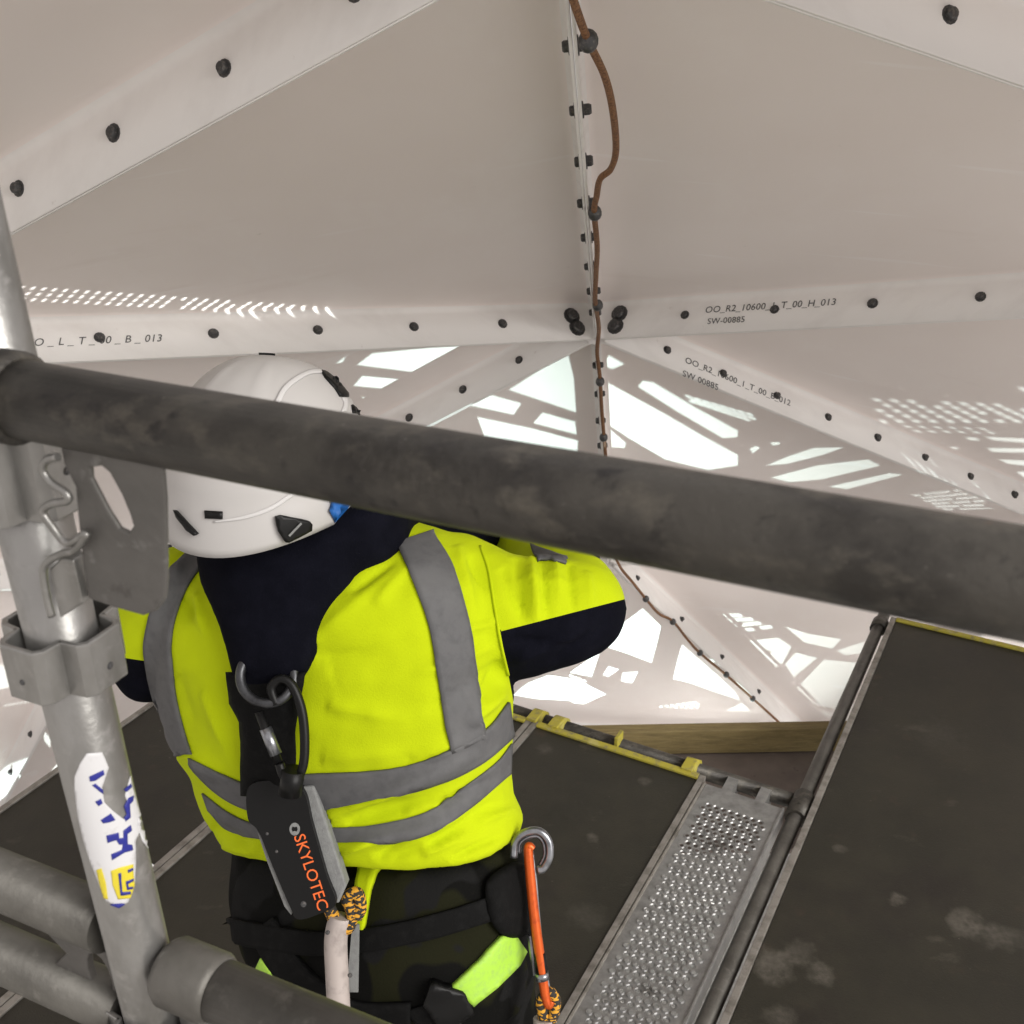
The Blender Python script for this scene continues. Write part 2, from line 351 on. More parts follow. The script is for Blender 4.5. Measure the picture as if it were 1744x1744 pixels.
def bolt_mesh(name, r, h, seg, dome_top):
    bm = bmesh.new(); prof = [(r*1.4, 0), (r*1.4, h*.16), (r, h*.2), (r, h*.75), (r*.72, h), (0.0001, h*(1.02 if dome_top else .8))]
    rows = []; seg = 12
    hexa = [1, .93, 1, .93, 1, .93, 1, .93, 1, .93, 1, .93]
    for rr, z in prof: rows.append([bm.verts.new((rr*(hexa[k] if 0 < z < h*.9 and rr <= r else 1)*math.cos(2*math.pi*k/seg), rr*(hexa[k] if 0 < z < h*.9 and rr <= r else 1)*math.sin(2*math.pi*k/seg), z)) for k in range(seg)])
    for a, b in zip(rows, rows[1:]):
        for k in range(seg): bm.faces.new((a[k], a[(k+1) % seg], b[(k+1) % seg], b[k]))
    me = bpy.data.meshes.new(name); bm.to_mesh(me); bm.free(); me.materials.append(M['bolt'])
    for p in me.polygons: p.use_smooth = False
    return me
bolt_me = bolt_mesh('bolt', .0098, .011, 6, True); nut_me = bolt_mesh('nut', .0105, .015, 6, False); big_me = bolt_mesh('bolt_large', .0185, .016, 6, True)
def put(me, name, pos, zdir, parent):
    o = bpy.data.objects.new(name, me); COL.objects.link(o)
    o.matrix_basis = Matrix.Translation(pos) @ zdir.to_track_quat('Z', 'Y').to_matrix().to_4x4()
    return par(o, parent)
PAN = {}
for (a, b, c, lab) in TRI:
    A, B, C = DV[a], DV[b], DV[c]
    if (B-A).cross(C-A).dot(CC-A) < 0: B, C = C, B; names = (a, c, b)
    else: names = (a, b, c)
    inn = [A, B, C]; out = [outer(v) for v in inn]
    G = .0062                                            # half the joint: wall thickness plus a hairline
    def inset(t):
        r = []
        for i in range(3):
            p, q, s = t[i], t[(i+1) % 3], t[i-1]
            e1, e2 = (q-p).normalized(), (s-p).normalized(); sn = e1.cross(e2).length
            r.append(p+(e1+e2)*(G/sn))
        return r
    I, Oo = inset(inn), inset(out)
    bm = bmesh.new(); iv = [bm.verts.new(v) for v in I]; ov = [bm.verts.new(v) for v in Oo]
    bm.faces.new(ov)
    for i in range(3): bm.faces.new((ov[i], iv[i], iv[(i+1) % 3], ov[(i+1) % 3]))
    bm.edges.ensure_lookup_table()
    bmesh.ops.recalc_face_normals(bm, faces=bm.faces)
    if bm.faces[0:1] and list(bm.faces)[0].normal.dot(CC-A) < 0: bmesh.ops.reverse_faces(bm, faces=bm.faces)
    be = [e for e in bm.edges if len(e.link_faces) == 2]
    bmesh.ops.bevel(bm, geom=be, offset=.024, segments=5, profile=.5, affect='EDGES')
    for f in bm.faces: f.smooth = True
    fn = max(bm.faces, key=lambda f: f.calc_area()).normal.copy()
    for f in bm.faces: f.material_index = 0 if abs(f.normal.dot(fn)) > .75 else 1
    po = bmobj('panel', bm, M['panel'], dome); po.data.materials.append(M['flange'])
    mod_solid(po, .0056, -1)
    po['label'] = lab
    PAN[frozenset((a, b, c))] = (po, names, inn)
    k = len(skin_v); skin_v += Oo; skin_f.append((k, k+1, k+2))
    skin_v += I
    for i in range(3): skin_f.append((k+i, k+3+i, k+3+(i+1) % 3, k+(i+1) % 3))
dome_bvh = BVHTree.FromPolygons(skin_v, skin_f)
edges = {}
for key, (po, names, inn) in PAN.items():
    for i in range(3): edges.setdefault(frozenset((names[i], names[(i+1) % 3])), []).append((po, inn))
SPACE = {frozenset(('H1', 'U')): .215, frozenset(('H1', 'L')): .272, frozenset(('H1', 'R')): .26, frozenset(('H1', 'DR')): .209, frozenset(('H1', 'DL')): .21, frozenset(('H1', 'H2')): .15, frozenset(('H2', 'D2')): .36}
for ek, lst in edges.items():
    if len(lst) < 2: continue
    a, b = sorted(ek, key=lambda n: (n != 'H1', n != 'H2', n)); A, B = DV[a], DV[b]; ln = (B-A).length; d = (B-A)/ln
    s = SPACE.get(ek, .245); n = int((ln-.2)/s)
    x0 = {frozenset(('H1', 'L')): .30, frozenset(('H1', 'R')): .275, frozenset(('H1', 'DR')): .24, frozenset(('H1', 'DL')): .255, frozenset(('H1', 'U')): .09, frozenset(('U', 'L')): .245}.get(ek, .2)
    mid = ((A-CC).normalized()+(B-CC).normalized()).normalized(); side = d.cross(mid).normalized()
    for i in range(n):
        q = x0+i*s
        if q > ln-.1: break
        pos = A+d*q+mid*(FL*.48)
        for po, inn in lst:
            cen = (inn[0]+inn[1]+inn[2])/3; sg = 1 if (cen-pos).dot(side) > 0 else -1
            first = po is lst[0][0]
            sees = (CAM-pos).dot(side*sg) > 0
            bo_ = put(bolt_me if (first or ek != frozenset(('H1', 'U'))) else nut_me, 'bolt', pos+side*sg*.0061, side*sg, po); k_ = random.uniform(.93, 1.07); bo_.scale = (k_, k_, random.uniform(.85, 1.15))
    if 'H1' in ek and ek & {'L', 'R'} or ek == frozenset(('H2', 'DR')) or ek == frozenset(('H2', 'DL')):
        for q, hh in ((.055, .3), (.055, .62), (.05, .0)):
            if hh == 0: continue
            pos = A+d*(.06+ (0 if hh < .5 else .008))+mid*(FL*hh)
            for po, inn in lst:
                cen = (inn[0]+inn[1]+inn[2])/3; sg = 1 if (cen-pos).dot(side) > 0 else -1
                put(big_me, 'bolt', pos+side*sg*.0061, side*sg, po)

# marker writing on the flanges
def flange_text(a, b, tri, s, px, py, size, name='marking', shear=0, jitter=.0):
    A, B = DV[a], DV[b]; d = (B-A).normalized(); mid = ((A-CC).normalized()+(B-CC).normalized()).normalized(); n = d.cross(mid).normalized()
    if (CAM-A).dot(n) < 0: n = -n
    if d.x < 0: d = -d
    up = n.cross(d)
    if up.z < 0 and up.dot(UP) < 0: up = -up
    q = PPL(px, py, A+n*.0072, n)
    vs, fs = text_data(s, size, .0002, shear, 1.02)
    o = mesh(name, [q+d*v.x+up*v.y+n*v.z for v in vs], fs, M['ink'], PAN[frozenset(tri)][0])
    o['label'] = 'handwritten black marker code on the flange'
flange_text('H1', 'R', ('H1', 'R', 'U'), 'OO_R2_10600_1_T_00_H_013', 1200, 533, .0275, shear=.1)
flange_text('H1', 'R', ('H1', 'R', 'U'), 'SW-00885', 1204, 552, .025)
flange_text('H1', 'DR', ('H1', 'DR', 'R'), 'OO_R2_10600_1_T_00_B_012', 1166, 617, .031, shear=.1)
flange_text('H1', 'DR', ('H1', 'DR', 'R'), 'SW 00885', 1162, 640, .031)
flange_text('H1', 'L', ('H1', 'U', 'L'), 'OO _ L _ T _ 00 _ B _ 013', 38, 590, .028, shear=.3)

# ------------------------------------------------------------------ lamps below and the unseen sheets added to cut their light into patches
def px8(l): return [(844+x/1.938, 540+y/1.938) for x, y in l]
def pxa(l): return [(860+x/2.725, 940+y/2.725) for x, y in l]
def px5(l): return [(250+x/2.683, 560+y/2.683) for x, y in l]
def px4(l): return [(x/2.708, 1100+y/2.708) for x, y in l]
def dots(q, nu, nv, ru, rv, ang=0, stagger=True):
    out = []
    for j in range(nv):
        for i in range(nu):
            if random.random() < .06: continue
            u = (i+.5+(.5 if (stagger and j % 2) else 0))/(nu+.5); v = (j+.5)/nv
            a = Vector(q[0]).lerp(Vector(q[1]), u); b = Vector(q[3]).lerp(Vector(q[2]), u); c = a.lerp(b, v)
            ca, sa = math.cos(ang), math.sin(ang)
            out.append([(c.x+ru*math.cos(t)*ca-rv*math.sin(t)*sa, c.y+ru*math.cos(t)*sa+rv*math.sin(t)*ca) for t in [k*math.pi/4 for k in range(8)]])
    return out
def floodlight(L, zp, polys, power, color, label, plabel, aim=None, blend=.02, soft=.003):
    L = Vector(L); pts = []; holes = []
    for pl in polys:
        hs_ = [dome_bvh.ray_cast(CAM, ray(x, y).normalized()) for x, y in pl]
        mx, my = sum(q[0] for q in pl)/len(pl), sum(q[1] for q in pl)/len(pl)
        h0 = dome_bvh.ray_cast(CAM, ray(mx, my).normalized())
        if h0[0] is None: continue
        hp = []
        for x, y in pl:
            w = PPL(x, y, h0[0], h0[1]); hp.append(L+(w-L)*((zp-L.z)/(w.z-L.z)))
        holes.append(hp); pts += hp
    cen = sum(pts, Vector())/len(pts)
    if aim: cen = dome_bvh.ray_cast(CAM, ray(*aim).normalized())[0]
    ax = (cen-L).normalized()
    half = max(math.acos(max(-1, min(1, (p-L).normalized().dot(ax)))) for p in pts)+math.radians(3)
    # the added gobo sheet reaches past the lamp's cone on every side
    xs, ys = [], []
    for k in range(48):
        t = k*math.pi/24; o = ax.orthogonal().normalized(); w = ax.cross(o)
        d = ax*math.cos(half)+(o*math.cos(t)+w*math.sin(t))*math.sin(half)
        q = L+d*((zp-L.z)/max(d.z, .05)); xs.append(q.x); ys.append(q.y)
    m = .06
    co = [Vector(c) for c in ((min(xs)-m, min(ys)-m), (max(xs)+m, min(ys)-m), (max(xs)+m, max(ys)+m), (min(xs)-m, max(ys)+m))]; ed = [(0, 1), (1, 2), (2, 3), (3, 0)]
    flat = [[(p.x, p.y) for p in h] for h in holes]
    for h in flat:
        b = len(co); co += [Vector(p) for p in h]; ed += [(b+i, b+(i+1) % len(h)) for i in range(len(h))]
    r = geo.delaunay_2d_cdt(co, ed, [], 0, 1e-6)
    boxes = [(min(p[0] for p in h), max(p[0] for p in h), min(p[1] for p in h), max(p[1] for p in h), h) for h in flat]
    fs = []
    for f in r[2]:
        c = (sum(r[0][i].x for i in f)/len(f), sum(r[0][i].y for i in f)/len(f))
        if not any(q[0] <= c[0] <= q[1] and q[2] <= c[1] <= q[3] and inside(c, q[4]) for q in boxes): fs.append(tuple(f))
    o = mesh('gobo_sheet', [(c.x, c.y, zp) for c in r[0]], fs, M['perf']); mod_solid(o, .0006, 0)  # unseen sheet, its holes shaped to throw the light patches onto the panels
    tag(o, plabel, 'deck')
    e = empty('floodlight', (L.x, L.y, -4), label, 'lamp')
    ld = bpy.data.lights.new('beam', 'SPOT'); lo = bpy.data.objects.new('beam', ld); COL.objects.link(lo)
    ld.energy = power; ld.spot_size = 2*half; ld.spot_blend = blend; ld.shadow_soft_size = soft; ld.color = color
    lo.matrix_basis = Matrix.Translation(L) @ ax.to_track_quat('-Z', 'Y').to_matrix().to_4x4(); par(lo, e)
    u = ax.orthogonal().normalized(); v = ax.cross(u); b = L-ax*.06
    box('housing', b, u*.12, v*.09, ax*.03, M['lamp_case'], e, .01)
    tube('stand', [Vector((L.x, L.y, -4)), b-ax*.02], .015, M['lamp_case'], e)
    print('lamp', L, 'half angle', round(math.degrees(half)), 'deck x', round(min(xs), 2), round(max(xs), 2), 'y', round(min(ys), 2), round(max(ys), 2))
mid = [px8([(350, 112), (425, 155), (385, 172), (352, 158)]), px8([(160, 165), (240, 125), (258, 200), (266, 315), (45, 240)]),
       px8([(-60, 245), (85, 285), (60, 322), (-90, 290)]), px8([(155, 315), (262, 345), (268, 388), (125, 350)]), px8([(-60, 330), (130, 370), (272, 408), (268, 470), (-20, 440)]),
       px8([(368, 215), (560, 320), (690, 395), (800, 455), (800, 490), (700, 505), (560, 470), (440, 400), (372, 355)]), px8([(375, 368), (430, 415), (425, 432), (368, 428)]),
       px8([(485, 210), (520, 215), (660, 298), (800, 375), (798, 396), (750, 400), (600, 312), (470, 230)]),
       px8([(895, 490), (960, 462), (1050, 432), (1150, 430), (1080, 455), (960, 485)]), px8([(910, 530), (1060, 490), (1230, 470), (1270, 490), (1080, 535), (970, 545)]),
       px8([(1100, 560), (1300, 515), (1345, 520), (1160, 568)]), px8([(838, 435), (860, 425), (872, 432), (850, 450)]), px8([(905, 415), (935, 412), (940, 420), (915, 424)]),
       px5([(1030, 112), (1340, 82), (1600, 66), (1590, 110), (1430, 212), (1200, 195), (960, 165)]), px5([(985, 215), (1195, 235), (1150, 280), (945, 260)]),
       px5([(1285, 240), (1360, 240), (1310, 295), (1240, 290)]), px5([(985, 312), (1235, 322), (1110, 395), (990, 380)]), px5([(862, 160), (910, 125), (895, 152)]),
       *[pxa(l) for l in ([(520, 350), (640, 262), (725, 345), (702, 440), (680, 515), (560, 470), (470, 440)], [(400, 490), (440, 468), (402, 580), (300, 560)],
        [(70, 635), (110, 606), (200, 572), (330, 590), (470, 660), (340, 718), (300, 690), (150, 683), (40, 665)], [(822, 430), (930, 522), (1010, 592), (1070, 650), (1092, 690), (1000, 660), (860, 610), (780, 590), (800, 500)],
        [(80, 735), (220, 735), (300, 745), (270, 772), (230, 785), (100, 780)], [(1020, 740), (1100, 700), (1170, 770), (1000, 775)], [(480, 530), (530, 545), (480, 580), (455, 570)], [(545, 560), (620, 555), (590, 610), (540, 600)],
        [(868, 372), (908, 342), (990, 345), (1130, 412), (1270, 398), (1330, 440), (1290, 515), (1240, 545), (1185, 600), (1240, 690), (1222, 735), (1100, 620), (1000, 510)], [(1300, 520), (1350, 467), (1450, 492), (1340, 582)], [(1200, 607), (1265, 550), (1315, 600), (1242, 650)],
        [(1300, 345), (1400, 378), (1560, 405), (1520, 450), (1390, 420)], [(1540, 458), (1670, 415), (1650, 470), (1580, 480)], [(1365, 620), (1480, 500), (1640, 515), (1560, 735), (1310, 678)], [(1310, 725), (1530, 745), (1500, 775), (1350, 775)])]]
mid += dots(px8([(620, 255), (870, 325), (850, 350), (640, 280)]), 8, 3, 8, 2.2, .35)
mid += dots(pxa([(975, 285), (1080, 285), (1260, 355), (1130, 375)]), 7, 4, 6, 3, .4)
mid += dots(pxa([(660, 720), (900, 690), (920, 720), (670, 765)]), 9, 3, 3.5, 2, .2)
mid += dots(pxa([(300, 565), (390, 600), (380, 625), (290, 590)]), 4, 2, 4, 2, .3)
floodlight((.5, 3.9, -3.8), -1.6, mid, 560, (.78, 1.0, .95), 'site floodlight on the floor below the gap at the dome wall', 'added gobo sheet with holes shaping the beam of the middle floodlight', (930, 610), 1.0)
lft = [px4([(-60, 70), (150, 120), (180, 160), (-60, 215)]), px4([(-60, 580), (130, 515), (30, 690), (-60, 760)]), px4([(200, 620), (290, 510), (300, 565), (185, 655)]), px4([(195, 380), (235, 430), (232, 470), (205, 440)]),
       [(293, 925), (312, 893), (338, 925), (338, 938), (295, 958)], [(722, 530), (778, 530), (752, 534)], [(0, 1000), (20, 990), (30, 1010), (0, 1016)]]
lft += dots([(0, 1200), (70, 1188), (70, 1194), (0, 1206)], 10, 1, 2.2, 2, 0)
floodlight((-2.9, 2.0, -2.2), -1.4, lft, 230, (.82, 1.0, .97), 'site floodlight on the floor below the left deck edge', 'added gobo sheet with holes shaping the beam of the left floodlight')
rgt = [px8(l) for l in ([(1235, 372), (1340, 376), (1352, 386), (1250, 380)], [(1275, 402), (1410, 416), (1422, 427), (1300, 416)], [(1340, 450), (1420, 448), (1492, 470), (1400, 468)], [(1552, 396), (1590, 398), (1596, 408), (1560, 406)],
       [(1615, 395), (1760, 402), (1760, 416), (1640, 406)], [(1622, 432), (1760, 434), (1760, 447), (1640, 446)], [(1660, 470), (1760, 474), (1760, 492), (1690, 484)], [(1722, 228), (1760, 236), (1760, 252), (1735, 244)], [(1720, 512), (1760, 508), (1760, 540)],
       [(1300, 435), (1335, 437), (1345, 444), (1310, 442)], [(1495, 428), (1530, 430), (1520, 438)])]
rgt += dots(px8([(1370, 585), (1560, 560), (1650, 640), (1480, 640)]), 15, 6, 3.2, 1.7, .3)
rgt += dots([(1478, 676), (1760, 690), (1760, 720), (1490, 722)], 9, 5, 8.5, 3.2, .15)
rgt += dots([(1530, 722), (1700, 728), (1700, 740), (1540, 738)], 6, 2, 8, 1.6, .15)
floodlight((4.2, 2.4, -2.5), -1.5, rgt, 480, (.82, 1.0, .97), 'site floodlight on the floor below the right deck', 'added gobo sheet with slots shaping the beam of the right floodlight')
top = dots([(28, 484), (590, 526), (585, 540), (30, 514)], 30, 3, 6.5, 2.0, -.5)
floodlight((4.0, 1.5, -.75), -.15, top, 1800, (.95, 1.0, .98), 'site floodlight on a tall stand at the far right', 'small added gobo sheet with dot holes shaping the beam of the tall floodlight', None, .02, .001)
# lamp added to brighten the floor under the decks and bounce light up
e = empty('floor_fill_lamp', (.9, 3.4, -4), 'added fill lamp under the decks turned down to brighten the floor', 'lamp')
ld = bpy.data.lights.new('beam', 'SPOT'); lo = bpy.data.objects.new('beam', ld); COL.objects.link(lo); ld.energy = 1400; ld.spot_size = 2.6; ld.spot_blend = .6; ld.shadow_soft_size = .05; lo.location = (.9, 3.4, -2.2); par(lo, e)
tube('stand', [Vector((.9, 3.55, -4)), Vector((.9, 3.55, -2.1)), Vector((.9, 3.4, -2.12))], .015, M['lamp_case'], e); box('housing', (.9, 3.4, -2.12), (.08, 0, 0), (0, .08, 0), (0, 0, .03), M['lamp_case'], e, .01)

# ------------------------------------------------------------------ cable along the seams
def rib_pt(a, b, py, back=.0):
    A, B = DV[a], DV[b]; lo, hi = -.1, 1.2
    def yy(t):
        q = A.lerp(B, t)-CAM; return 872-F_PX*q.dot(UP)/q.dot(FW)
    for _ in range(40):
        m = (lo+hi)/2
        if (yy(m)-py)*(yy(1)-yy(0)) < 0: lo = m
        else: hi = m
    return (A.lerp(B, lo)-CAM).dot(FW)-back
c1 = [(958, -60), (978, 5), (1001, 68), (1030, 130), (1044, 190), (1049, 255), (1040, 288), (1022, 305), (1016, 335), (1012, 362), (1017, 420), (1015, 470), (1014, 515), (1020, 560)]
c2 = [(1017, 600), (1022, 645), (1025, 700), (1031, 770), (1036, 850), (1044, 930)]
c3 = [(1056, 965), (1076, 990), (1100, 1020), (1122, 1045), (1146, 1058), (1170, 1088), (1192, 1112), (1237, 1150), (1280, 1188), (1322, 1226), (1360, 1262)]
path = [P(x, y, rib_pt('U', 'H1', y, .03)) for x, y in c1]+[P(x, y, rib_pt('H1', 'H2', y, .025)) for x, y in c2]+[P(x, y, rib_pt('H2', 'D2', y, .03)) for x, y in c3]
cab = empty('cable', path[0], 'brown braided cable hanging along the dome seams', 'cable')
tube('cord', spline(path, 260), .006, M['cable'], cab, 8)
def clip(x, y, a, b):
    q = P(x, y, rib_pt(a, b, y, .035)); d = ray(x, y).normalized()
    rows = []
    bm = bmesh.new(); bmesh.ops.create_uvsphere(bm, u_segments=10, v_segments=7, radius=.0145); bmesh.ops.scale(bm, vec=(1, .8, 1.1), verts=bm.verts); bmesh.ops.translate(bm, vec=q, verts=bm.verts)
    o = bmobj('cable_clip', bm, M['bolt'], cab, True)
for x, y in ((1002, 70), (1013, 363), (1018, 520)): clip(x, y, 'U', 'H1')
for x, y in ((1022, 650), (1028, 745)): clip(x, y, 'H1', 'H2')
for x, y in ((1100, 1020), (1146, 1059), (1192, 1112), (1237, 1149), (1282, 1190)): clip(x, y, 'H2', 'D2')

# ------------------------------------------------------------------ decks at the worker's level
YAW = math.radians(28.3); D1 = Vector((math.sin(YAW), math.cos(YAW), 0)); D2 = Vector((math.cos(YAW), -math.sin(YAW), 0)); Z = Vector((0, 0, 1))
def dk(a, l, z=0.0): return D1*a+D2*l+Z*z          # along, lateral, height
def slab(name, a0, a1, l0, l1, z0, z1, mat, parent, bev=.002):
    return box(name, dk((a0+a1)/2, (l0+l1)/2, (z0+z1)/2), D1*((a1-a0)/2), D2*((l1-l0)/2), Z*((z1-z0)/2), mat, parent, bev)
def deck(label, a0, a1, l0, l1, yellow=True, z=0.0):
    e = empty('scaffold_deck', dk((a0+a1)/2, (l0+l1)/2, z-.06), label, 'deck', 'plywood scaffold decks')
    slab('board', a0, a1-.004, l0+.022, l1-.022, z-.014, z-.002, M['ply'], e)
    slab('side_rail', a0, a1, l0+.001, l0+.021, z-.06, z+.004, M['alu'], e); slab('side_rail', a0, a1, l1-.021, l1-.001, z-.06, z+.004, M['alu'], e)
    slab('end_rail', a1-.025, a1, l0+.022, l1-.022, z-.001, z+.008, M['yellow_paint'] if yellow else M['alu'], e)
    return e
deck('dark plywood scaffold deck on the right with yellow far end', -.6, 3.92, -.413, .30)
deck('dark plywood scaffold deck between the worker and the perforated plank', -.4, 2.65, -1.345, -.735)
deck('dark plywood scaffold deck under the worker', -.4, 2.65, -1.955, -1.347, True)
deck('dark plywood scaffold deck at the left by the dome wall', .2, 2.9, -2.565, -1.957, False)

# perforated steel plank
pk = empty('perforated_plank', dk(1.9, -.61, -.06), 'grey perforated steel plank beside the right deck', 'plank')
def perf_plank(a0, a1, l0, l1):
    vs, fs = [], []; pit = .0228; ncol = 9; x0 = (l0+l1)/2-ncol*pit/2; rows = int((a1-.075-a0)/pit); r0, r1, r2 = .0102, .0078, .0058; NS = 8
    def add(pts): 
        b = len(vs); vs.extend(pts); return b
    def quad(p):
        b = add([dk(*q) for q in p]); fs.append(tuple(range(b, b+4)))
    for j in range(rows):
        A = a0+j*pit; odd = j % 2; off = pit/2 if odd else 0; n = ncol-(1 if odd else 0); up = .0042 if (j % 2 == 0) else -.0035
        if odd:
            quad([(A, x0, 0), (A, x0+off, 0), (A+pit, x0+off, 0), (A+pit, x0, 0)]); quad([(A, x0+ncol*pit-off, 0), (A, x0+ncol*pit, 0), (A+pit, x0+ncol*pit, 0), (A+pit, x0+ncol*pit-off, 0)])
        for i in range(n):
            cx, ca = x0+off+(i+.5)*pit, A+pit/2; h = pit/2
            sq, c0, c1, c2 = [], [], [], []
            for k in range(NS):
                t = 2*math.pi*(k+.5)/NS; c, s = math.cos(t), math.sin(t); m = max(abs(c), abs(s))
                # square border points: the eight points of an octagon pushed to the cell edge
                sq.append(dk(ca+s/m*h, cx+c/m*h, 0)); c0.append(dk(ca+s*r0, cx+c*r0, 0)); c1.append(dk(ca+s*r1, cx+c*r1, up)); c2.append(dk(ca+s*r2, cx+c*r2, up*.85))
            b = add(sq+c0+c1+c2)
            for w in range(3):
                for k in range(NS): fs.append((b+w*NS+k, b+w*NS+(k+1) % NS, b+(w+1)*NS+(k+1) % NS, b+(w+1)*NS+k))
            for sx, sy in ((1, 1), (1, -1), (-1, 1), (-1, -1)):   # cell corners
                kk = [k for k in range(NS) if (math.cos(2*math.pi*(k+.5)/NS)*sx > 0 and math.sin(2*math.pi*(k+.5)/NS)*sy > 0)]
                q = add([dk(ca+sy*h, cx+sx*h, 0)]); fs.append((b+kk[0], b+kk[1], q))
    e0 = a0+rows*pit
    quad([(e0, l0+.006, 0), (e0, l1-.006, 0), (a1, l1-.006, 0), (a1, l0+.006, 0)])
    quad([(a0, l0+.006, 0), (a0, x0, 0), (e0, x0, 0), (e0, l0+.006, 0)]); quad([(a0, x0+ncol*pit, 0), (a0, l1-.006, 0), (e0, l1-.006, 0), (e0, x0+ncol*pit, 0)])
    return vs, fs
vs, fs = perf_plank(.9, 2.62, -.731, -.481)
me = bpy.data.meshes.new('perforated_top'); me.from_pydata(vs, [], fs); po = bpy.data.objects.new('perforated_top', me); COL.objects.link(po); me.materials.append(M['perf']); par(po, pk)
slab('side_rail', .9, 2.62, -.7335, -.726, -.06, .006, M['alu'], pk); slab('side_rail', .9, 2.62, -.4865, -.479, -.06, .006, M['perf'], pk)
for l in (-.66, -.555):
    pts = [dk(2.6, l, -.002), dk(2.69, l, -.002), dk(2.71, l, -.02), dk(2.71, l, -.075), dk(2.685, l, -.08), dk(2.68, l, -.04), dk(2.6, l, -.04)]
    prism('hook', [p-D2*.016 for p in pts], D2*.032, M['perf'], pk)
for a, l in ((2.585, -.70), (2.585, -.61), (2.585, -.52)): put(bolt_me, 'rivet', dk(a, l, -.004), Z, pk).scale = (.5, .5, .35)

# tubes that carry the decks
led = empty('deck_ledger', dk(1.5, -.436, -.03), 'scaffold tube running between the perforated plank and the right deck', 'tube')
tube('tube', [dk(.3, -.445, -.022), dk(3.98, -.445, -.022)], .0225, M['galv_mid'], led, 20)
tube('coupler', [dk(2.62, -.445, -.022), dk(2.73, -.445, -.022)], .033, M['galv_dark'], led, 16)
tube('coupler', [dk(3.84, -.445, -.022), dk(3.9, -.445, -.022)], .031, M['galv_dark'], led, 16)
trn = empty('transom', dk(2.7, -1.2, -.05), 'dirty scaffold tube along the far ends of the left decks', 'tube')
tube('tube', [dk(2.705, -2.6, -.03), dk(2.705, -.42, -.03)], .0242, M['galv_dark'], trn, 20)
for l in (-1.35, -1.27, -.80):
    tube('clamp', [dk(2.705, l-.022, -.03), dk(2.705, l+.022, -.03)], .034, M['yellow_paint'], trn, 14); box('clamp_tab', dk(2.67, l, .008), D1*.03, D2*.018, Z*.006, M['yellow_paint'], trn, .002)
box('lock_tab', dk(2.69, -1.05, .006), D1*.025, D2*.006, Z*.02, M['yellow_paint'], trn, .002)
# timber board and the grey board beyond the decks
wb = box('timber_board', Vector((.66, 3.22, -.262)), Vector((.7, .02, 0)), Vector((0, .024, 0)), Z*.052, M['wood'], None, .004); tag(wb, 'raw timber board on edge beyond the decks at the dome wall', 'board')
gb = box('grey_board', Vector((.9, 2.98, -.33)), Vector((.75, .0, 0)), Vector((0, .27, 0)), Z*.01, M['grey_board'], None, .002); tag(gb, 'grey weathered board lying just below the deck ends', 'board')

# ------------------------------------------------------------------ scaffold round the photographer
SX, SY = -.306, .643
RA = P(60, 690, .64); RB = P(1744, 965, .437)
rd = (RB-RA); rd.z = 0; rd.normalize(); RA.z = RB.z = CAM.z-.2158
RN = Vector((rd.y, -rd.x, 0))                       # horizontal normal of the rail plane, towards the camera side
if RN.dot(CAM-RA) < 0: RN = -RN
st = empty('scaffold_standard', (SX, SY, -.06), 'galvanised vertical scaffold standard with torn white sticker', 'scaffold pole')
stube = tube('tube', [(SX+.04, SY, -.05), (SX-.032, SY, 2.65)], .0242, M['galv'], st, 40)
def ucollar(z, h, parent, r0=.027, arms=4):
    """pressed pocket ring: four outward U pockets round the tube"""
    for k in range(arms):
        a = math.atan2(rd.y, rd.x)+k*math.pi/2; o = Vector((math.cos(a), math.sin(a), 0)); s = Vector((-o.y, o.x, 0)); c = Vector((SX+.04-.0267*(z+.05), SY, z))
        pts = [c+s*.022+o*.018, c+s*.020+o*.034, c+s*.014+o*.040, c-s*.014+o*.040, c-s*.020+o*.034, c-s*.022+o*.018]
        inn = [c-s*.0175+o*.018, c-s*.0155+o*.032, c-s*.012+o*.0355, c+s*.012+o*.0355, c+s*.0155+o*.032, c+s*.0175+o*.018]
        prism('pocket', [p-Z*h/2 for p in pts+inn], Z*h, M['galv'], parent, bev=.0012)
ucollar(CAM.z-.262, .075, st); ucollar(CAM.z-.412, .042, st)
ucollar(CAM.z-.80, .052, st)
for z in (CAM.z-.27, CAM.z-.417):
    for k in range(4):
        a = math.atan2(rd.y, rd.x)+k*math.pi/2; o = Vector((math.cos(a), math.sin(a), 0)); put(bolt_me, 'hole_rivet', Vector((SX+.04-.0267*(z+.05), SY, z))+o*.0398, o, st).scale = (.22, .22, .1)

gr = empty('guardrail', RA, 'dark weathered guardrail tube crossing the whole view in front of the worker', 'guardrail')
r0 = RA-rd*.035
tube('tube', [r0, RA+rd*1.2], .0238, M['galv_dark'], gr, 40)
tube('end_socket', [RA-rd*.062, RA-rd*.058, RA-rd*.012, RA-rd*.008], [.024, .0285, .0285, .025], M['galv_dark'], gr, 28)
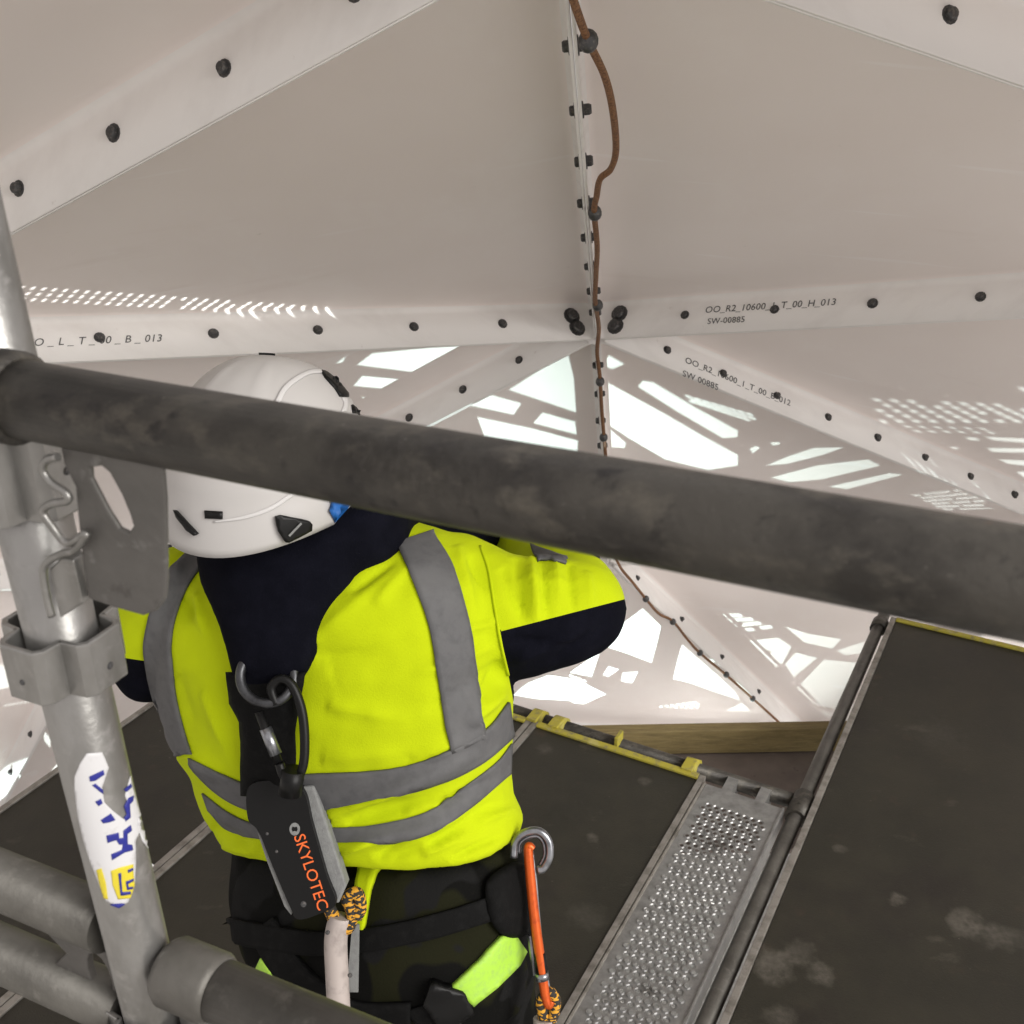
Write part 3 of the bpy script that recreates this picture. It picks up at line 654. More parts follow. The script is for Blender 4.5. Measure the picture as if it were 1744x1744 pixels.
# hanging end plate with its slot, in the rail's own vertical plane
pp = RA+RN*.012
def pr(x, y): return PPL(x, y, pp, RN)
plate = prism('end_plate', [pr(*q) for q in ((98, 742), (185, 762), (274, 782), (280, 850), (282, 985), (279, 1022), (264, 1042), (243, 1049), (196, 1036), (150, 1020), (140, 960), (132, 880), (128, 830), (108, 790))], -RN*.004, M['plate'], gr,
      holes=[[pr(*q) for q in ((153, 797), (172, 794), (186, 806), (206, 842), (221, 878), (226, 896), (218, 908), (202, 900), (184, 872), (166, 838), (154, 815))]], bev=.0015)
tube('spring_wire', spline([pr(*q)+RN*.006 for q in ((112, 772), (92, 778), (86, 795), (100, 815), (124, 832), (128, 846), (100, 852), (86, 864), (100, 888), (128, 918), (160, 900), (140, 930), (120, 936), (96, 948), (86, 966), (92, 1010), (100, 1042))], 90), .0026, M['galv'], gr, 8)
prism('wedge', [pr(*q)+RN*.004 for q in ((92, 965), (112, 945), (132, 950), (148, 1022), (110, 1048))], -RN*.012, M['galv'], gr, bev=.001)

LZ = CAM.z-.715
l0 = Vector((SX, SY, LZ))
ll = empty('lower_ledger', l0, 'grey lower ledger tube running right from the standard at the bottom', 'scaffold tube')
tube('tube', [l0+rd*.03, l0+rd*1.4], .0242, M['galv_mid'], ll, 32)
tube('end_socket', [l0+rd*.028, l0+rd*.034, l0+rd*.074, l0+rd*.08], [.025, .0285, .0285, .025], M['galv_mid'], ll, 28)
prism('end_hook', [l0+rd*a+Z*b+RN*.004 for a, b in ((.03, .0), (.09, .0), (.085, -.05), (.06, -.085), (.034, -.07))], -RN*.008, M['galv'], ll, bev=.0015)
lg = empty('lattice_ledger', l0-rd*.1, 'double-tube lattice ledger leaving the standard to the left', 'scaffold tube')
tube('top_chord', [l0-rd*.03+Z*.025, l0-rd*1.3+Z*.025], .0242, M['galv_mid'], lg, 28)
tube('bottom_chord', [l0-rd*.03-Z*.075, l0-rd*1.3-Z*.075], .0242, M['galv_mid'], lg, 28)
def lp(a, b): return l0-rd*a+Z*b+RN*.004
prism('gusset', [lp(*q) for q in ((.022, .03), (.12, .03), (.12, -.0), (.085, -.03), (.12, -.07), (.12, -.10), (.022, -.12))], -RN*.008, M['plate'], lg, bev=.0015,
      holes=[[lp(.05+.013*math.cos(t), -.04+.026*math.sin(t)) for t in [k*math.pi/6 for k in range(12)]], [lp(.045+.016*math.cos(t), -.098+.01*math.sin(t)) for t in [k*math.pi/6 for k in range(12)]]])
# torn sticker on the standard
sb = bvh_of(stube)
def px4p(l): return [(x/2.708, 1100+y/2.708) for x, y in l]
patch('sticker', px4p([(400, 495), (470, 490), (500, 560), (470, 650), (480, 720), (520, 760), (570, 800), (600, 760), (575, 690), (600, 600), (610, 650), (640, 760), (690, 880), (720, 970), (735, 1030), (715, 1010), (690, 940), (655, 900), (640, 860), (622, 900), (625, 980), (620, 1090), (590, 1180), (550, 1205), (490, 1175), (455, 1090), (420, 1000), (385, 890), (360, 780), (345, 660), (345, 600), (370, 540)]), sb, M['sticker'], st, .0002, .0005, 4)
def stk(name, poly, m): patch(name, px4p(poly), sb, M[m], st, .0008, .0004, 3)
stk('sticker_print', [(512, 1035), (555, 1018), (612, 1005), (612, 1040), (618, 1100), (600, 1160), (545, 1165), (520, 1100)], 'sticker_yellow')
stk('sticker_print', [(448, 1030), (470, 1022), (490, 1090), (500, 1165), (482, 1160), (462, 1095)], 'sticker_yellow')
for poly in ([(490, 872), (545, 858), (548, 885), (566, 883), (566, 850), (598, 825), (604, 850), (585, 865), (586, 912), (606, 915), (610, 940), (572, 950), (516, 985), (512, 958), (560, 938), (564, 912), (548, 914), (535, 892), (495, 905)],
             [(465, 800), (510, 770), (530, 800), (505, 810), (475, 815)], [(570, 740), (588, 700), (612, 690), (608, 715), (594, 730), (598, 790), (575, 808), (570, 790), (582, 775)],
             [(412, 600), (475, 570), (480, 590), (440, 618), (416, 622)], [(425, 640), (440, 632), (474, 662), (474, 680)], [(440, 715), (465, 702), (474, 722), (455, 735)], [(570, 662), (598, 635), (603, 650), (580, 672)]):
    stk('sticker_letter', poly, 'sticker_blue')
def stk2(poly):
    patch('sticker_emblem', px4p(poly), sb, M['sticker_blue'], st, .0014, .0004, 3)
stk2([(545, 1045), (556, 1042), (564, 1130), (600, 1128), (602, 1140), (556, 1146)]); stk2([(578, 1082), (612, 1070), (612, 1080), (588, 1092), (592, 1108), (610, 1106), (610, 1116), (584, 1120)]); stk2([(585, 1030), (608, 1020), (610, 1030), (588, 1042)])
stk2([(512, 1188), (560, 1184), (575, 1186), (550, 1203)])

# ------------------------------------------------------------------ the worker
TH = math.radians(20)
foot = PZ(655, 1640); 
pers = empty('person', Vector((-.2, 1.3, 0)), 'worker in yellow hi-vis jacket and white helmet seen from behind, reaching to the dome', 'person')
SP = Vector((.0, .24, .97)).normalized()             # spine direction, leaning a little forward
def ring(xl, yl, xr, yr, d, b, n=40, ex=2.5, th=TH, sp=SP):
    a, c = P(xl, yl, d), P(xr, yr, d); cen = (a+c)/2; e = (c-a); hw = e.length/2; e.normalize()
    A = math.sqrt(max(hw*hw-(b*math.sin(th))**2, .0001))/math.cos(th)
    u = (e*math.cos(th)-FW*math.sin(th)); v = sp.cross(u).normalized()
    if v.dot(FW) < 0: v = -v
    out = []
    for k in range(n):
        t = 2*math.pi*k/n; cc, ss = math.cos(t), math.sin(t)
        out.append(cen+u*A*math.copysign(abs(cc)**(2/ex), cc)+v*b*math.copysign(abs(ss)**(2/ex), ss))
    return out
def remesh(name, datas, mat, parent, vox=.009, it=8):
    o = mesh(name, *join(datas), mat, None)
    m = o.modifiers.new('r', 'REMESH'); m.mode = 'VOXEL'; m.voxel_size = vox; m.use_smooth_shade = True
    s = o.modifiers.new('s', 'SMOOTH'); s.factor = .5; s.iterations = it
    bake(o); par(o, parent)
    for p in o.data.polygons: p.use_smooth = True
    return o
def ball(c, r, sc=(1, 1, 1)):
    bm = bmesh.new(); bmesh.ops.create_uvsphere(bm, u_segments=20, v_segments=12, radius=r); bmesh.ops.scale(bm, vec=sc, verts=bm.verts); bmesh.ops.translate(bm, vec=c, verts=bm.verts)
    bm.verts.index_update(); d = ([v.co.copy() for v in bm.verts], [tuple(v.index for v in f.verts) for f in bm.faces]); bm.free(); return d
def limb(pts, n=24, seg=20):
    c = spline([P(*p[:3]) for p in pts], n); r = [v.x for v in spline([Vector((p[3], 0, 0)) for p in pts], n)]
    return join([tube_data(c, r, seg), ball(c[0], r[0]), ball(c[-1], r[-1])])
torso = loft_data([ring(*q) for q in (
    (384, 1442, 878, 1414, 1.70, .160, 40, 2.5, TH, UP), (370, 1410, 888, 1390, 1.70, .168, 40, 2.5, TH, (UP*2+SP).normalized()), (346, 1365, 866, 1350, 1.695, .166, 40, 2.5, TH, (UP+SP).normalized()), (326, 1300, 866, 1290, 1.69, .165), (285, 1240, 868, 1235, 1.67, .165),
    (262, 1170, 866, 1165, 1.65, .165), (255, 1100, 858, 1090, 1.635, .162), (250, 1040, 846, 1030, 1.625, .155), (265, 985, 832, 975, 1.62, .142), (300, 948, 805, 938, 1.62, .115), (350, 918, 755, 908, 1.63, .085), (420, 895, 690, 885, 1.64, .06))])
rarm = limb([(770, 1010, 1.61, .09), (850, 1048, 1.60, .095), (930, 1045, 1.60, .086), (985, 1036, 1.62, .074)])
rfore = limb([(985, 1034, 1.62, .072), (960, 990, 1.74, .066), (915, 950, 1.88, .058), (870, 918, 2.0, .05)])
larm = limb([(320, 1020, 1.66, .085), (268, 1068, 1.68, .080), (244, 1112, 1.70, .068), (250, 1140, 1.71, .056)])
lfore = limb([(250, 1138, 1.71, .056), (252, 1095, 1.85, .058), (265, 1040, 2.0, .052), (300, 1000, 2.1, .045)])
jk = remesh('jacket', [torso, rarm, rfore, larm, lfore], M['hivis'], pers, .0062, 14)
# folds: soft noise plus drawn creases, then the navy panels cut along clean lines
bm = bmesh.new(); bm.from_mesh(jk.data); bm.normal_update()
ecen = P(985, 1036, 1.62)
def fold(p):
    q = p-CAM; dd = q.dot(FW); x = 872+F_PX*q.dot(RT)/dd; y = 872-F_PX*q.dot(UP)/dd
    h = .006*noise.noise(p*6)+.0035*noise.noise(p*14)+.0012*noise.noise(p*38)
    # pull lines round the waist (diagonals) and gathered hem
    def crease(ax, ay, bx, by, w, amp):
        nonlocal h
        a, b, c = Vector((ax, ay)), Vector((bx, by)), Vector((x, y)); ab = b-a; t = max(0, min(1, (c-a).dot(ab)/ab.length_squared)); d = (c-a-ab*t).length
        h += 1.5*amp*math.exp(-(d/w)**1.4)*math.sin(math.pi*min(1, .15+t*.85)) if 0 < t < 1 else 0
    for cr in ((560, 1390, 840, 1270, 14, .012), (590, 1400, 800, 1345, 10, -.008), (560, 1450, 830, 1385, 14, .009), (640, 1462, 700, 1420, 9, -.008), (730, 1440, 860, 1360, 13, -.009), (820, 1190, 862, 1120, 10, -.008), (800, 1230, 868, 1170, 9, .009),
               (560, 1140, 820, 1050, 40, -.004), (530, 1090, 690, 960, 16, .006), (855, 970, 900, 1065, 9, -.007), (905, 965, 925, 1065, 8, .005), (945, 975, 960, 1060, 9, -.005), (880, 985, 1010, 990, 12, .004), (295, 1010, 330, 1060, 16, -.01), (310, 1280, 380, 1320, 12, .008),
               (365, 1405, 430, 1440, 11, -.007), (780, 930, 815, 1080, 8, .005), (700, 1290, 840, 1240, 10, .006), (550, 1290, 700, 1280, 18, .004), (300, 1150, 340, 1280, 20, -.004),
               (880, 955, 893, 1068, 6, -.006), (905, 950, 915, 1070, 5, .006), (922, 952, 936, 1068, 6, -.007), (946, 955, 958, 1062, 6, .006), (968, 962, 985, 1055, 7, -.006), (1000, 975, 1010, 1045, 8, .005), (868, 1090, 990, 1105, 8, -.006), (880, 1125, 1000, 1075, 7, .006), (940, 1130, 1040, 1060, 7, -.005),
               (600, 1385, 700, 1360, 6, -.006), (690, 1385, 800, 1335, 6, .007), (745, 1375, 850, 1318, 6, -.007), (580, 1455, 640, 1425, 6, .007), (665, 1462, 720, 1440, 6, -.006), (720, 1455, 800, 1420, 7, .008), (770, 1462, 860, 1420, 6, -.007), (820, 1400, 880, 1375, 7, .007),
               (845, 1100, 700, 1150, 9, .005), (850, 1130, 720, 1215, 9, -.006), (845, 1060, 760, 1080, 7, .005), (540, 1120, 640, 1110, 10, -.004), (560, 1200, 700, 1230, 12, .004), (600, 1010, 680, 950, 7, -.006), (640, 1030, 700, 960, 8, .005), (330, 1010, 350, 1090, 8, .006), (345, 1180, 400, 1300, 10, .005), (380, 1440, 440, 1455, 6, .006), (800, 950, 830, 1010, 6, -.006), (290, 985, 310, 960, 7, .006)):
        crease(*cr)
    return h
for v in bm.verts: v.co += v.normal*fold(v.co)
def cut(p0, n, test):
    fs = [f for f in bm.faces if test(f.calc_center_median())]
    gset = set(fs); gg = list(gset)+list({e for f in fs for e in f.edges})+list({v for f in fs for v in f.verts})
    bmesh.ops.bisect_plane(bm, geom=gg, plane_co=p0, plane_no=n, dist=1e-5)
def scr(p):
    q = p-CAM; dd = q.dot(FW); return 872+F_PX*q.dot(RT)/dd, 872-F_PX*q.dot(UP)/dd, dd
# sleeve: lower half navy
a0, a1 = P(850, 1076, 1.50), P(1058, 1022, 1.62); nn = (a1-a0).cross((a0-CAM)).normalized()
if nn.z > 0: nn = -nn
inarm = lambda c: scr(c)[0] > 852 and (c-ecen).length < .40 and scr(c)[1] > 930
cut(a0, nn, inarm)
seam0 = P(852, 1075, 1.5); seam1 = P(868, 1160, 1.5); n2 = (seam1-seam0).cross(seam0-CAM).normalized()
if n2.x < 0: n2 = -n2
cut(seam0, n2, lambda c: 1040 < scr(c)[1] < 1240 and scr(c)[0] > 800)
# left sleeve
b0, b1 = P(195, 1118, 1.68), P(262, 1128, 1.68); n3 = (b1-b0).cross(b0-CAM).normalized()
if n3.z > 0: n3 = -n3
inl = lambda c: scr(c)[0] < 262 and 1060 < scr(c)[1] < 1240
cut(b0, n3, inl)
jk.data.materials.append(M['navy'])
for f in bm.faces:
    c = f.calc_center_median(); x, y, d = scr(c)
    if (c-a0).dot(nn) > 0 and (c-seam0).dot(n2) > 0 and y > 1000 and y < 1260 and d < 1.85: f.material_index = 1
    if inl(c) and (c-b0).dot(n3) > 0 and x < 262: f.material_index = 1
    f.smooth = True
bm.to_mesh(jk.data); bm.free()
jb = bvh_of(jk)
def depth_at(x, y, b=None):
    p, n = hit(b or jb, x, y); return (p-CAM).dot(FW)
# reflective stripes sewn on the jacket
T = M['tape']
ribbon('reflective_stripe', [(672, 928), (679, 936), (708, 1003), (731, 1071), (746, 1160), (757, 1230), (768, 1280)], [(738, 906), (742, 918), (772, 970), (798, 1063), (811, 1160), (820, 1221), (824, 1258)], jb, T, jk)
ribbon('reflective_stripe', [(330, 932), (291, 972), (262, 1030), (248, 1085), (247, 1120), (258, 1174), (284, 1259), (300, 1285)], [(350, 958), (321, 1000), (300, 1054), (293, 1100), (295, 1130), (301, 1185), (314, 1240), (328, 1285)], jb, T, jk)
ribbon('reflective_stripe', [(324, 1291), (380, 1318), (428, 1334), (480, 1322), (529, 1317), (617, 1313), (693, 1303), (765, 1276), (826, 1242), (864, 1195)], [(326, 1304), (369, 1347), (417, 1375), (480, 1388), (540, 1381), (609, 1369), (685, 1350), (769, 1324), (826, 1293), (872, 1254)], jb, T, jk, .0035, n=60)
ribbon('reflective_stripe', [(346, 1350), (388, 1382), (436, 1403), (500, 1410), (552, 1409), (632, 1406), (719, 1385), (769, 1354), (841, 1301), (870, 1266)], [(356, 1379), (391, 1414), (443, 1427), (500, 1432), (558, 1434), (639, 1435), (693, 1430), (754, 1407), (807, 1369), (852, 1331), (868, 1318)], jb, T, jk, .002, n=60)
ribbon('reflective_stripe', [(905, 928), (930, 938), (965, 952)], [(915, 958), (940, 955), (962, 962)], jb, T, jk, n=10)
tube('armhole_seam', [hit(jb, v.x, v.y)[0]-ray(v.x, v.y)*.0012 for v in spline([Vector((x, y, 0)) for x, y in ((818, 930), (832, 970), (842, 1030), (852, 1090), (866, 1150))], 30)], .0022, M['hivis'], jk, 6)

# trousers, boots
def leg(xs, foot_x, foot_y, top):
    pts = [top, top.lerp(Vector((foot_x, foot_y, .48)), .5)+Vector((0, .02, 0)), Vector((foot_x, foot_y+.03, .48)), Vector((foot_x, foot_y, .25)), Vector((foot_x, foot_y, .09))]
    c = spline(pts, 24); r = [v.x for v in spline([Vector((q, 0, 0)) for q in (.115, .105, .085, .075, .075)], 24)]
    return join([tube_data(c, r, 20), ball(c[0], r[0])])
hip = loft_data([ring(*q) for q in ((396, 1420, 874, 1405, 1.725, .14), (390, 1480, 888, 1465, 1.73, .152), (396, 1550, 896, 1535, 1.735, .165), (425, 1620, 905, 1605, 1.75, .168), (470, 1690, 900, 1680, 1.77, .15))])
LT, RTp = P(560, 1650, 1.77), P(792, 1640, 1.75)
tr = remesh('trousers', [hip, leg(0, LT.x-.03, LT.y+.02, LT), leg(0, RTp.x+.03, RTp.y+.0, RTp)], M['camo'], pers, .011, 6)
bm = bmesh.new(); bm.from_mesh(tr.data); bm.normal_update()
for v in bm.verts: v.co += v.normal*(.006*noise.noise(v.co*9)+.004*noise.noise(v.co*21))
bm.to_mesh(tr.data); bm.free()
tb = bvh_of(tr)
for fx, fy in ((LT.x-.03, LT.y+.02), (RTp.x+.03, RTp.y)):
    c = Vector((fx, fy, 0)); f = Vector((math.sin(TH), math.cos(TH), 0)); s = Vector((f.y, -f.x, 0)); rings = []
    for t, w, h in ((-.10, .03, .07), (-.09, .042, .11), (-.03, .046, .13), (.05, .045, .095), (.12, .05, .065), (.175, .042, .05), (.19, .02, .03)):
        rings.append([c+f*t+s*(w*math.cos(a))+Z*(.003+h/2+h/2*math.sin(a)) for a in [2*math.pi*k/16 for k in range(16)]])
    o = mesh('boot', *loft_data(rings), M['black'], pers, True)

# hood and collar
def hd(x0, x1, y, push, b, ex=2.2, dy=0):
    d = depth_at((x0+x1)/2, y)+push; return ring(x0, y, x1, y+dy, d, b, 32, ex, math.radians(8))
hood = loft_data([ring(345, 850, 672, 812, 1.60, .13, 32, 2.2, math.radians(8)), ring(340, 905, 668, 868, 1.585, .13, 32, 2.2, math.radians(8)), ring(342, 950, 660, 915, 1.57, .125, 32, 2.2, math.radians(8)), ring(346, 985, 640, 960, 1.55, .11, 32, 2.2, math.radians(8)), hd(358, 608, 1020, .03, .075), hd(374, 570, 1062, .01, .055), hd(386, 546, 1105, .0, .042), hd(392, 530, 1145, .0, .03), hd(402, 512, 1180, .0, .018)])
hood2 = limb([(560, 930, 1.50, .05), (625, 905, 1.52, .055), (662, 880, 1.60, .05), (690, 880, 1.70, .04)])
hood3 = limb([(662, 884, 1.64, .05), (720, 884, 1.78, .045), (790, 902, 1.9, .042), (830, 915, 1.96, .036)])
ho = remesh('hood', [hood, hood2, hood3], M['navy'], pers, .009, 8)
bm = bmesh.new(); bm.from_mesh(ho.data); bm.normal_update()
for v in bm.verts:
    x, y, d = scr(v.co)
    v.co += v.normal*(.005*noise.noise(v.co*8)+.005*math.sin((y+.35*x)/17)*max(0, min(1, (x-420)/200)))
bm.to_mesh(ho.data); bm.free()
hb = bvh_of(ho)
# harness: back pad and belts
hn = patch('harness', [(396, 1140), (400, 1192), (418, 1224), (422, 1345), (512, 1348), (514, 1240), (520, 1190), (530, 1140)], jb, M['black'], pers, .004, .012, 10, (.012, 25))
ribbon('waist_belt', [(388, 1560), (450, 1572), (560, 1585), (700, 1565), (850, 1520), (896, 1495)], [(394, 1600), (450, 1612), (560, 1625), (700, 1605), (850, 1560), (900, 1535)], tb, M['black'], hn, .004, .005, 50)
ribbon('leg_strap', [(470, 1560), (520, 1640), (600, 1700), (700, 1705)], [(430, 1590), (490, 1680), (590, 1745), (700, 1745)], tb, M['black'], hn, .004, .004, 40)
ribbon('leg_strap', [(690, 1720), (760, 1690), (850, 1600), (900, 1570)], [(720, 1750), (790, 1720), (880, 1640), (905, 1600)], tb, M['black'], hn, .003, .003, 40)
patch('hip_pouch', smooth_poly([(822, 1500), (862, 1470), (896, 1480), (898, 1560), (888, 1590), (850, 1592), (828, 1560)]), tb, M['black'], hn, .003, .008, 8, (.008, 14))
patch('buckle', [(735, 1665), (785, 1680), (800, 1712), (752, 1740), (722, 1700)], tb, M['black_plastic'], hn, .008, .012, 7)
patch('lime_patch', [(765, 1678), (810, 1636), (849, 1592), (868, 1590), (888, 1619), (877, 1640), (840, 1678), (803, 1706)], tb, M['hivis_tape'], tr, .009, .002, 8)
patch('lime_patch', [(450, 1628), (478, 1665), (440, 1650)], tb, M['hivis_tape'], tr, .006, .002, 6)
ribbon('yellow_strap', [(616, 1462), (612, 1490), (592, 1503)][:2]+[(605, 1580)], [(670, 1464), (640, 1498), (624, 1580)], tb, M['hivis'], hn, .010, .003, 20, 5)
# helmet
hc = P(454, 820, 1.53)
hyaw = math.radians(20); hp = math.radians(22)
hf = Vector((math.sin(hyaw)*math.cos(hp), math.cos(hyaw)*math.cos(hp), -math.sin(hp))); hs = Vector((math.cos(hyaw), -math.sin(hyaw), 0)); hu = hs.cross(hf)
def helm(t, ph):                                       # t 0 top .. 1 rim ; ph 0 = right, 90 = front
    a = t*math.radians(100); r = math.sin(min(a, math.pi/2))**.82 if a < math.pi/2 else 1-.10*((a-math.pi/2)/math.radians(10))**2*.3
    z = math.cos(a)
    cx, cy = math.cos(ph), math.sin(ph)
    drop = .055*(max(0, -cy)**1.5)*max(0, t-.55)/.45*1.2-.03*max(0, cy)*max(0, t-.6)/.4
    ln = .150 if cy > 0 else .152
    ridge = .003*math.exp(-((t-.80)/.03)**2)+.0025*math.exp(-((abs(cx)-.32)/.05)**2)*max(0, min(1, (t-.15)/.2))*max(0, min(1, (.75-t)/.1))
    return hc+hs*(cx*(r*.143+ridge))+hf*(cy*(r*ln+ridge))+hu*(z*.178-drop+ridge*z)
NT, NP = 40, 72
vs = [helm(0, 0)]; fs = []
for i in range(1, NT+1):
    for k in range(NP): vs.append(helm(i/NT, 2*math.pi*k/NP))
for k in range(NP): fs.append((0, 1+k, 1+(k+1) % NP))
for i in range(NT-1):
    for k in range(NP): fs.append((1+i*NP+k, 1+(i+1)*NP+k, 1+(i+1)*NP+(k+1) % NP, 1+i*NP+(k+1) % NP))
hm = mesh('helmet', vs, fs, M['helmet'], pers, True); mod_solid(hm, .004, -1)
hmb = bvh_of(hm)
def px3(l): return [(x/2.907, 540+y/2.907) for x, y in l]
HP = M['black_plastic']
patch('vent', px3([(1588, 268), (1620, 275), (1690, 310), (1715, 345), (1722, 398), (1680, 395), (1655, 355), (1605, 300)]), hmb, HP, hm, .0, .003, 5)
patch('vent', px3([(1017, 957), (1103, 962), (1103, 1000), (1020, 997)]), hmb, HP, hm, .0, .003, 5)
patch('lamp_clip', px3([(1360, 985), (1385, 978), (1520, 1005), (1532, 1020), (1530, 1050), (1420, 1108), (1405, 1105), (1375, 1060)]), hmb, HP, hm, .001, .007, 5)
patch('lamp_clip', px3([(878, 955), (905, 985), (985, 1070), (975, 1080), (940, 1055), (890, 990)]), hmb, HP, hm, .001, .006, 4)
patch('vent', px3([(1280, 158), (1320, 150), (1365, 158), (1360, 168), (1285, 166)]), hmb, HP, hm, .0, .003, 4)
patch('vent', [(598, 690), (618, 705), (600, 704)], hmb, HP, hm, .0, .003, 4)
ribbon('trim_line', px3([(1360, 420), (1400, 350), (1460, 300), (1530, 268), (1585, 262)]), px3([(1385, 430), (1420, 365), (1475, 318), (1535, 285), (1590, 280)]), hmb, M['helmet_trim'], hm, .0, .003, 30, 4)
ribbon('trim_line', px3([(1690, 400), (1700, 430), (1685, 470)]), px3([(1718, 400), (1722, 430), (1712, 470)]), hmb, M['helmet_trim'], hm, .0, .002, 12, 4)
ribbon('trim_line', px3([(1060, 1010), (1200, 985), (1330, 940), (1440, 870)]), px3([(1060, 1018), (1210, 1000), (1345, 955), (1460, 880)]), hmb, M['helmet_trim'], hm, .0, .0018, 30, 4)
q, n = hit(hmb, 491, 906); n = -n if n.dot(FW) > 0 else n
tx = (P(514, 893, 1.4)-P(494, 910, 1.4)).normalized(); tx = (tx-n*tx.dot(n)).normalized(); ty = n.cross(tx)
box('clip_mark', q+n*.0098+tx*.008, tx*.0115, ty*.0016, n*.0004, M['grey_strap'], hm, .0003)
lin = patch('liner', [(572, 890), (578, 862), (600, 852), (618, 858), (606, 874), (588, 884)], hb, M['blue'], hm, .01, .02, 6, (.01, 8))
# body under the clothes: one continuous figure
J = {'pel': P(640, 1540, 1.75), 'sp': P(590, 1300, 1.70), 'ch': P(545, 1080, 1.66), 'nk': P(510, 930, 1.66), 'nk2': P(480, 870, 1.60), 'hd': P(462, 830, 1.58), 'ht': P(455, 760, 1.56),
     'rs': P(760, 1010, 1.63), 're': P(985, 1036, 1.62), 'rw': P(862, 912, 2.02), 'ls': P(325, 1020, 1.67), 'le': P(250, 1135, 1.71), 'lw': P(306, 992, 2.12),
     'rh': RTp, 'rk': Vector((RTp.x+.03, RTp.y+.03, .48)), 'ra': Vector((RTp.x+.03, RTp.y, .1)), 'lh': LT, 'lk': Vector((LT.x-.03, LT.y+.05, .48)), 'la': Vector((LT.x-.03, LT.y+.02, .1))}
rad = {'pel': .11, 'sp': .10, 'ch': .11, 'nk': .06, 'nk2': .055, 'hd': .085, 'ht': .08, 'rs': .055, 're': .042, 'rw': .028, 'ls': .055, 'le': .042, 'lw': .028, 'rh': .075, 'rk': .055, 'ra': .04, 'lh': .075, 'lk': .055, 'la': .04}
ed = [('pel', 'sp'), ('sp', 'ch'), ('ch', 'nk'), ('nk', 'nk2'), ('nk2', 'hd'), ('hd', 'ht'), ('ch', 'rs'), ('rs', 're'), ('re', 'rw'), ('ch', 'ls'), ('ls', 'le'), ('le', 'lw'), ('pel', 'rh'), ('rh', 'rk'), ('rk', 'ra'), ('pel', 'lh'), ('lh', 'lk'), ('lk', 'la')]
def hand(side, w, dirv, upv):
    dirv = dirv.normalized(); s = dirv.cross(upv).normalized()*(1 if side == 'r' else -1); upv = s.cross(dirv).normalized()
    J[side+'p'] = w+dirv*.05; rad[side+'p'] = .03; ed.append((side+'w', side+'p'))
    for i, (o, ln) in enumerate(((-.030, .066), (-.010, .078), (.010, .074), (.029, .058))):
        pr_ = side+'p'
        for k, (f_, dn) in enumerate(((.045, -.002), (.045+ln*.5, -.014), (.045+ln*.85, -.04))):
            nm = f'{side}f{i}{k}'; J[nm] = w+dirv*(.05+f_)+s*o*(1+.1*k)+upv*dn; rad[nm] = .0095-.001*k; ed.append((pr_, nm)); pr_ = nm
    pr_ = side+'p'
    for k, (f_, so, dn) in enumerate(((.02, -.045, -.01), (.055, -.058, -.022))):
        nm = f'{side}t{k}'; J[nm] = w+dirv*(.03+f_)+s*so+upv*dn; rad[nm] = .0105-.001*k; ed.append((pr_, nm)); pr_ = nm
hand('r', J['rw'], J['rw']-J['re']+Vector((0, .15, .1)), Vector((0, 0, 1))); hand('l', J['lw'], J['lw']-J['le'], Vector((0, 0, 1)))
ks = list(J); me = bpy.data.meshes.new('body'); me.from_pydata([tuple(J[k]) for k in ks], [(ks.index(a), ks.index(b)) for a, b in ed], [])
bo = bpy.data.objects.new('body', me); COL.objects.link(bo); par(bo, pers); me.materials.append(M['glove'])
sk = bo.modifiers.new('skin', 'SKIN'); sk.use_smooth_shade = True
for i, k in enumerate(ks): me.skin_vertices[0].data[i].radius = (rad[k], rad[k]); me.skin_vertices[0].data[i].use_root = (k == 'pel')
bo.modifiers.new('sub', 'SUBSURF').render_levels = 1
# face under the helmet
fc = hc-hu*.045+hf*.03
hd_rings = []
for i in range(13):
    t = i/12; z = .10-.24*t; wv = .072*math.sin(math.pi*min(1, .18+t*.72))**.5*(1-.25*t); dv = .088*math.sin(math.pi*min(1, .2+t*.7))**.5
    rr = []
    for k in range(24):
        a = 2*math.pi*k/24; fr = max(0, math.sin(a)); nose = .022*math.exp(-((t-.5)/.1)**2)*fr**14; eye = -.006*math.exp(-((t-.38)/.05)**2)*math.exp(-((abs(math.cos(a))-.4)/.15)**2)*(fr > 0); mo = .004*math.exp(-((t-.68)/.04)**2)*fr**4
        rr.append(fc+hs*(wv*math.cos(a))+hf*((dv+nose+eye+mo)*math.sin(a))+hu*z)
    hd_rings.append(rr)
face = mesh('head', *loft_data(hd_rings), M['skin'], pers, True)

# ------------------------------------------------------------------ gear hanging on the worker
dd = depth_at(455, 1150)-.035
def pd(x, y, o=0): return P(x, y, dd+o)
rg = empty('dorsal_ring', pd(455, 1150), 'grey steel ring at the back of the harness below the hood', 'ring')
tube('ring', [pd(455+46*math.cos(t), 1152+46*math.sin(t), .012*math.sin(t)*-1) for t in [2*math.pi*k/40 for k in range(40)]], .0068, M['dark_steel'], rg, 10, closed=True)
cb = empty('black_carabiner', pd(500, 1250), 'black carabiner hooked in the ring above the black fall arrester', 'carabiner')
cpts = [(470, 1200), (462, 1172), (478, 1156), (498, 1168), (514, 1210), (519, 1260), (516, 1305), (502, 1328), (484, 1322), (476, 1300)]
tube('frame', spline([pd(x, y, -.012) for x, y in cpts], 60), .0065, M['black_plastic'], cb, 10)
tube('gate', [pd(441, 1212, -.01), pd(474, 1298, -.01)], .0062, M['black_plastic'], cb, 10)
tube('sleeve', [pd(452, 1240, -.01), pd(470, 1285, -.01)], .0085, M['steel'], cb, 10); tube('swivel', [pd(500, 1310, -.012), pd(494, 1352, -.005)], .016, M['black_plastic'], cb, 14)
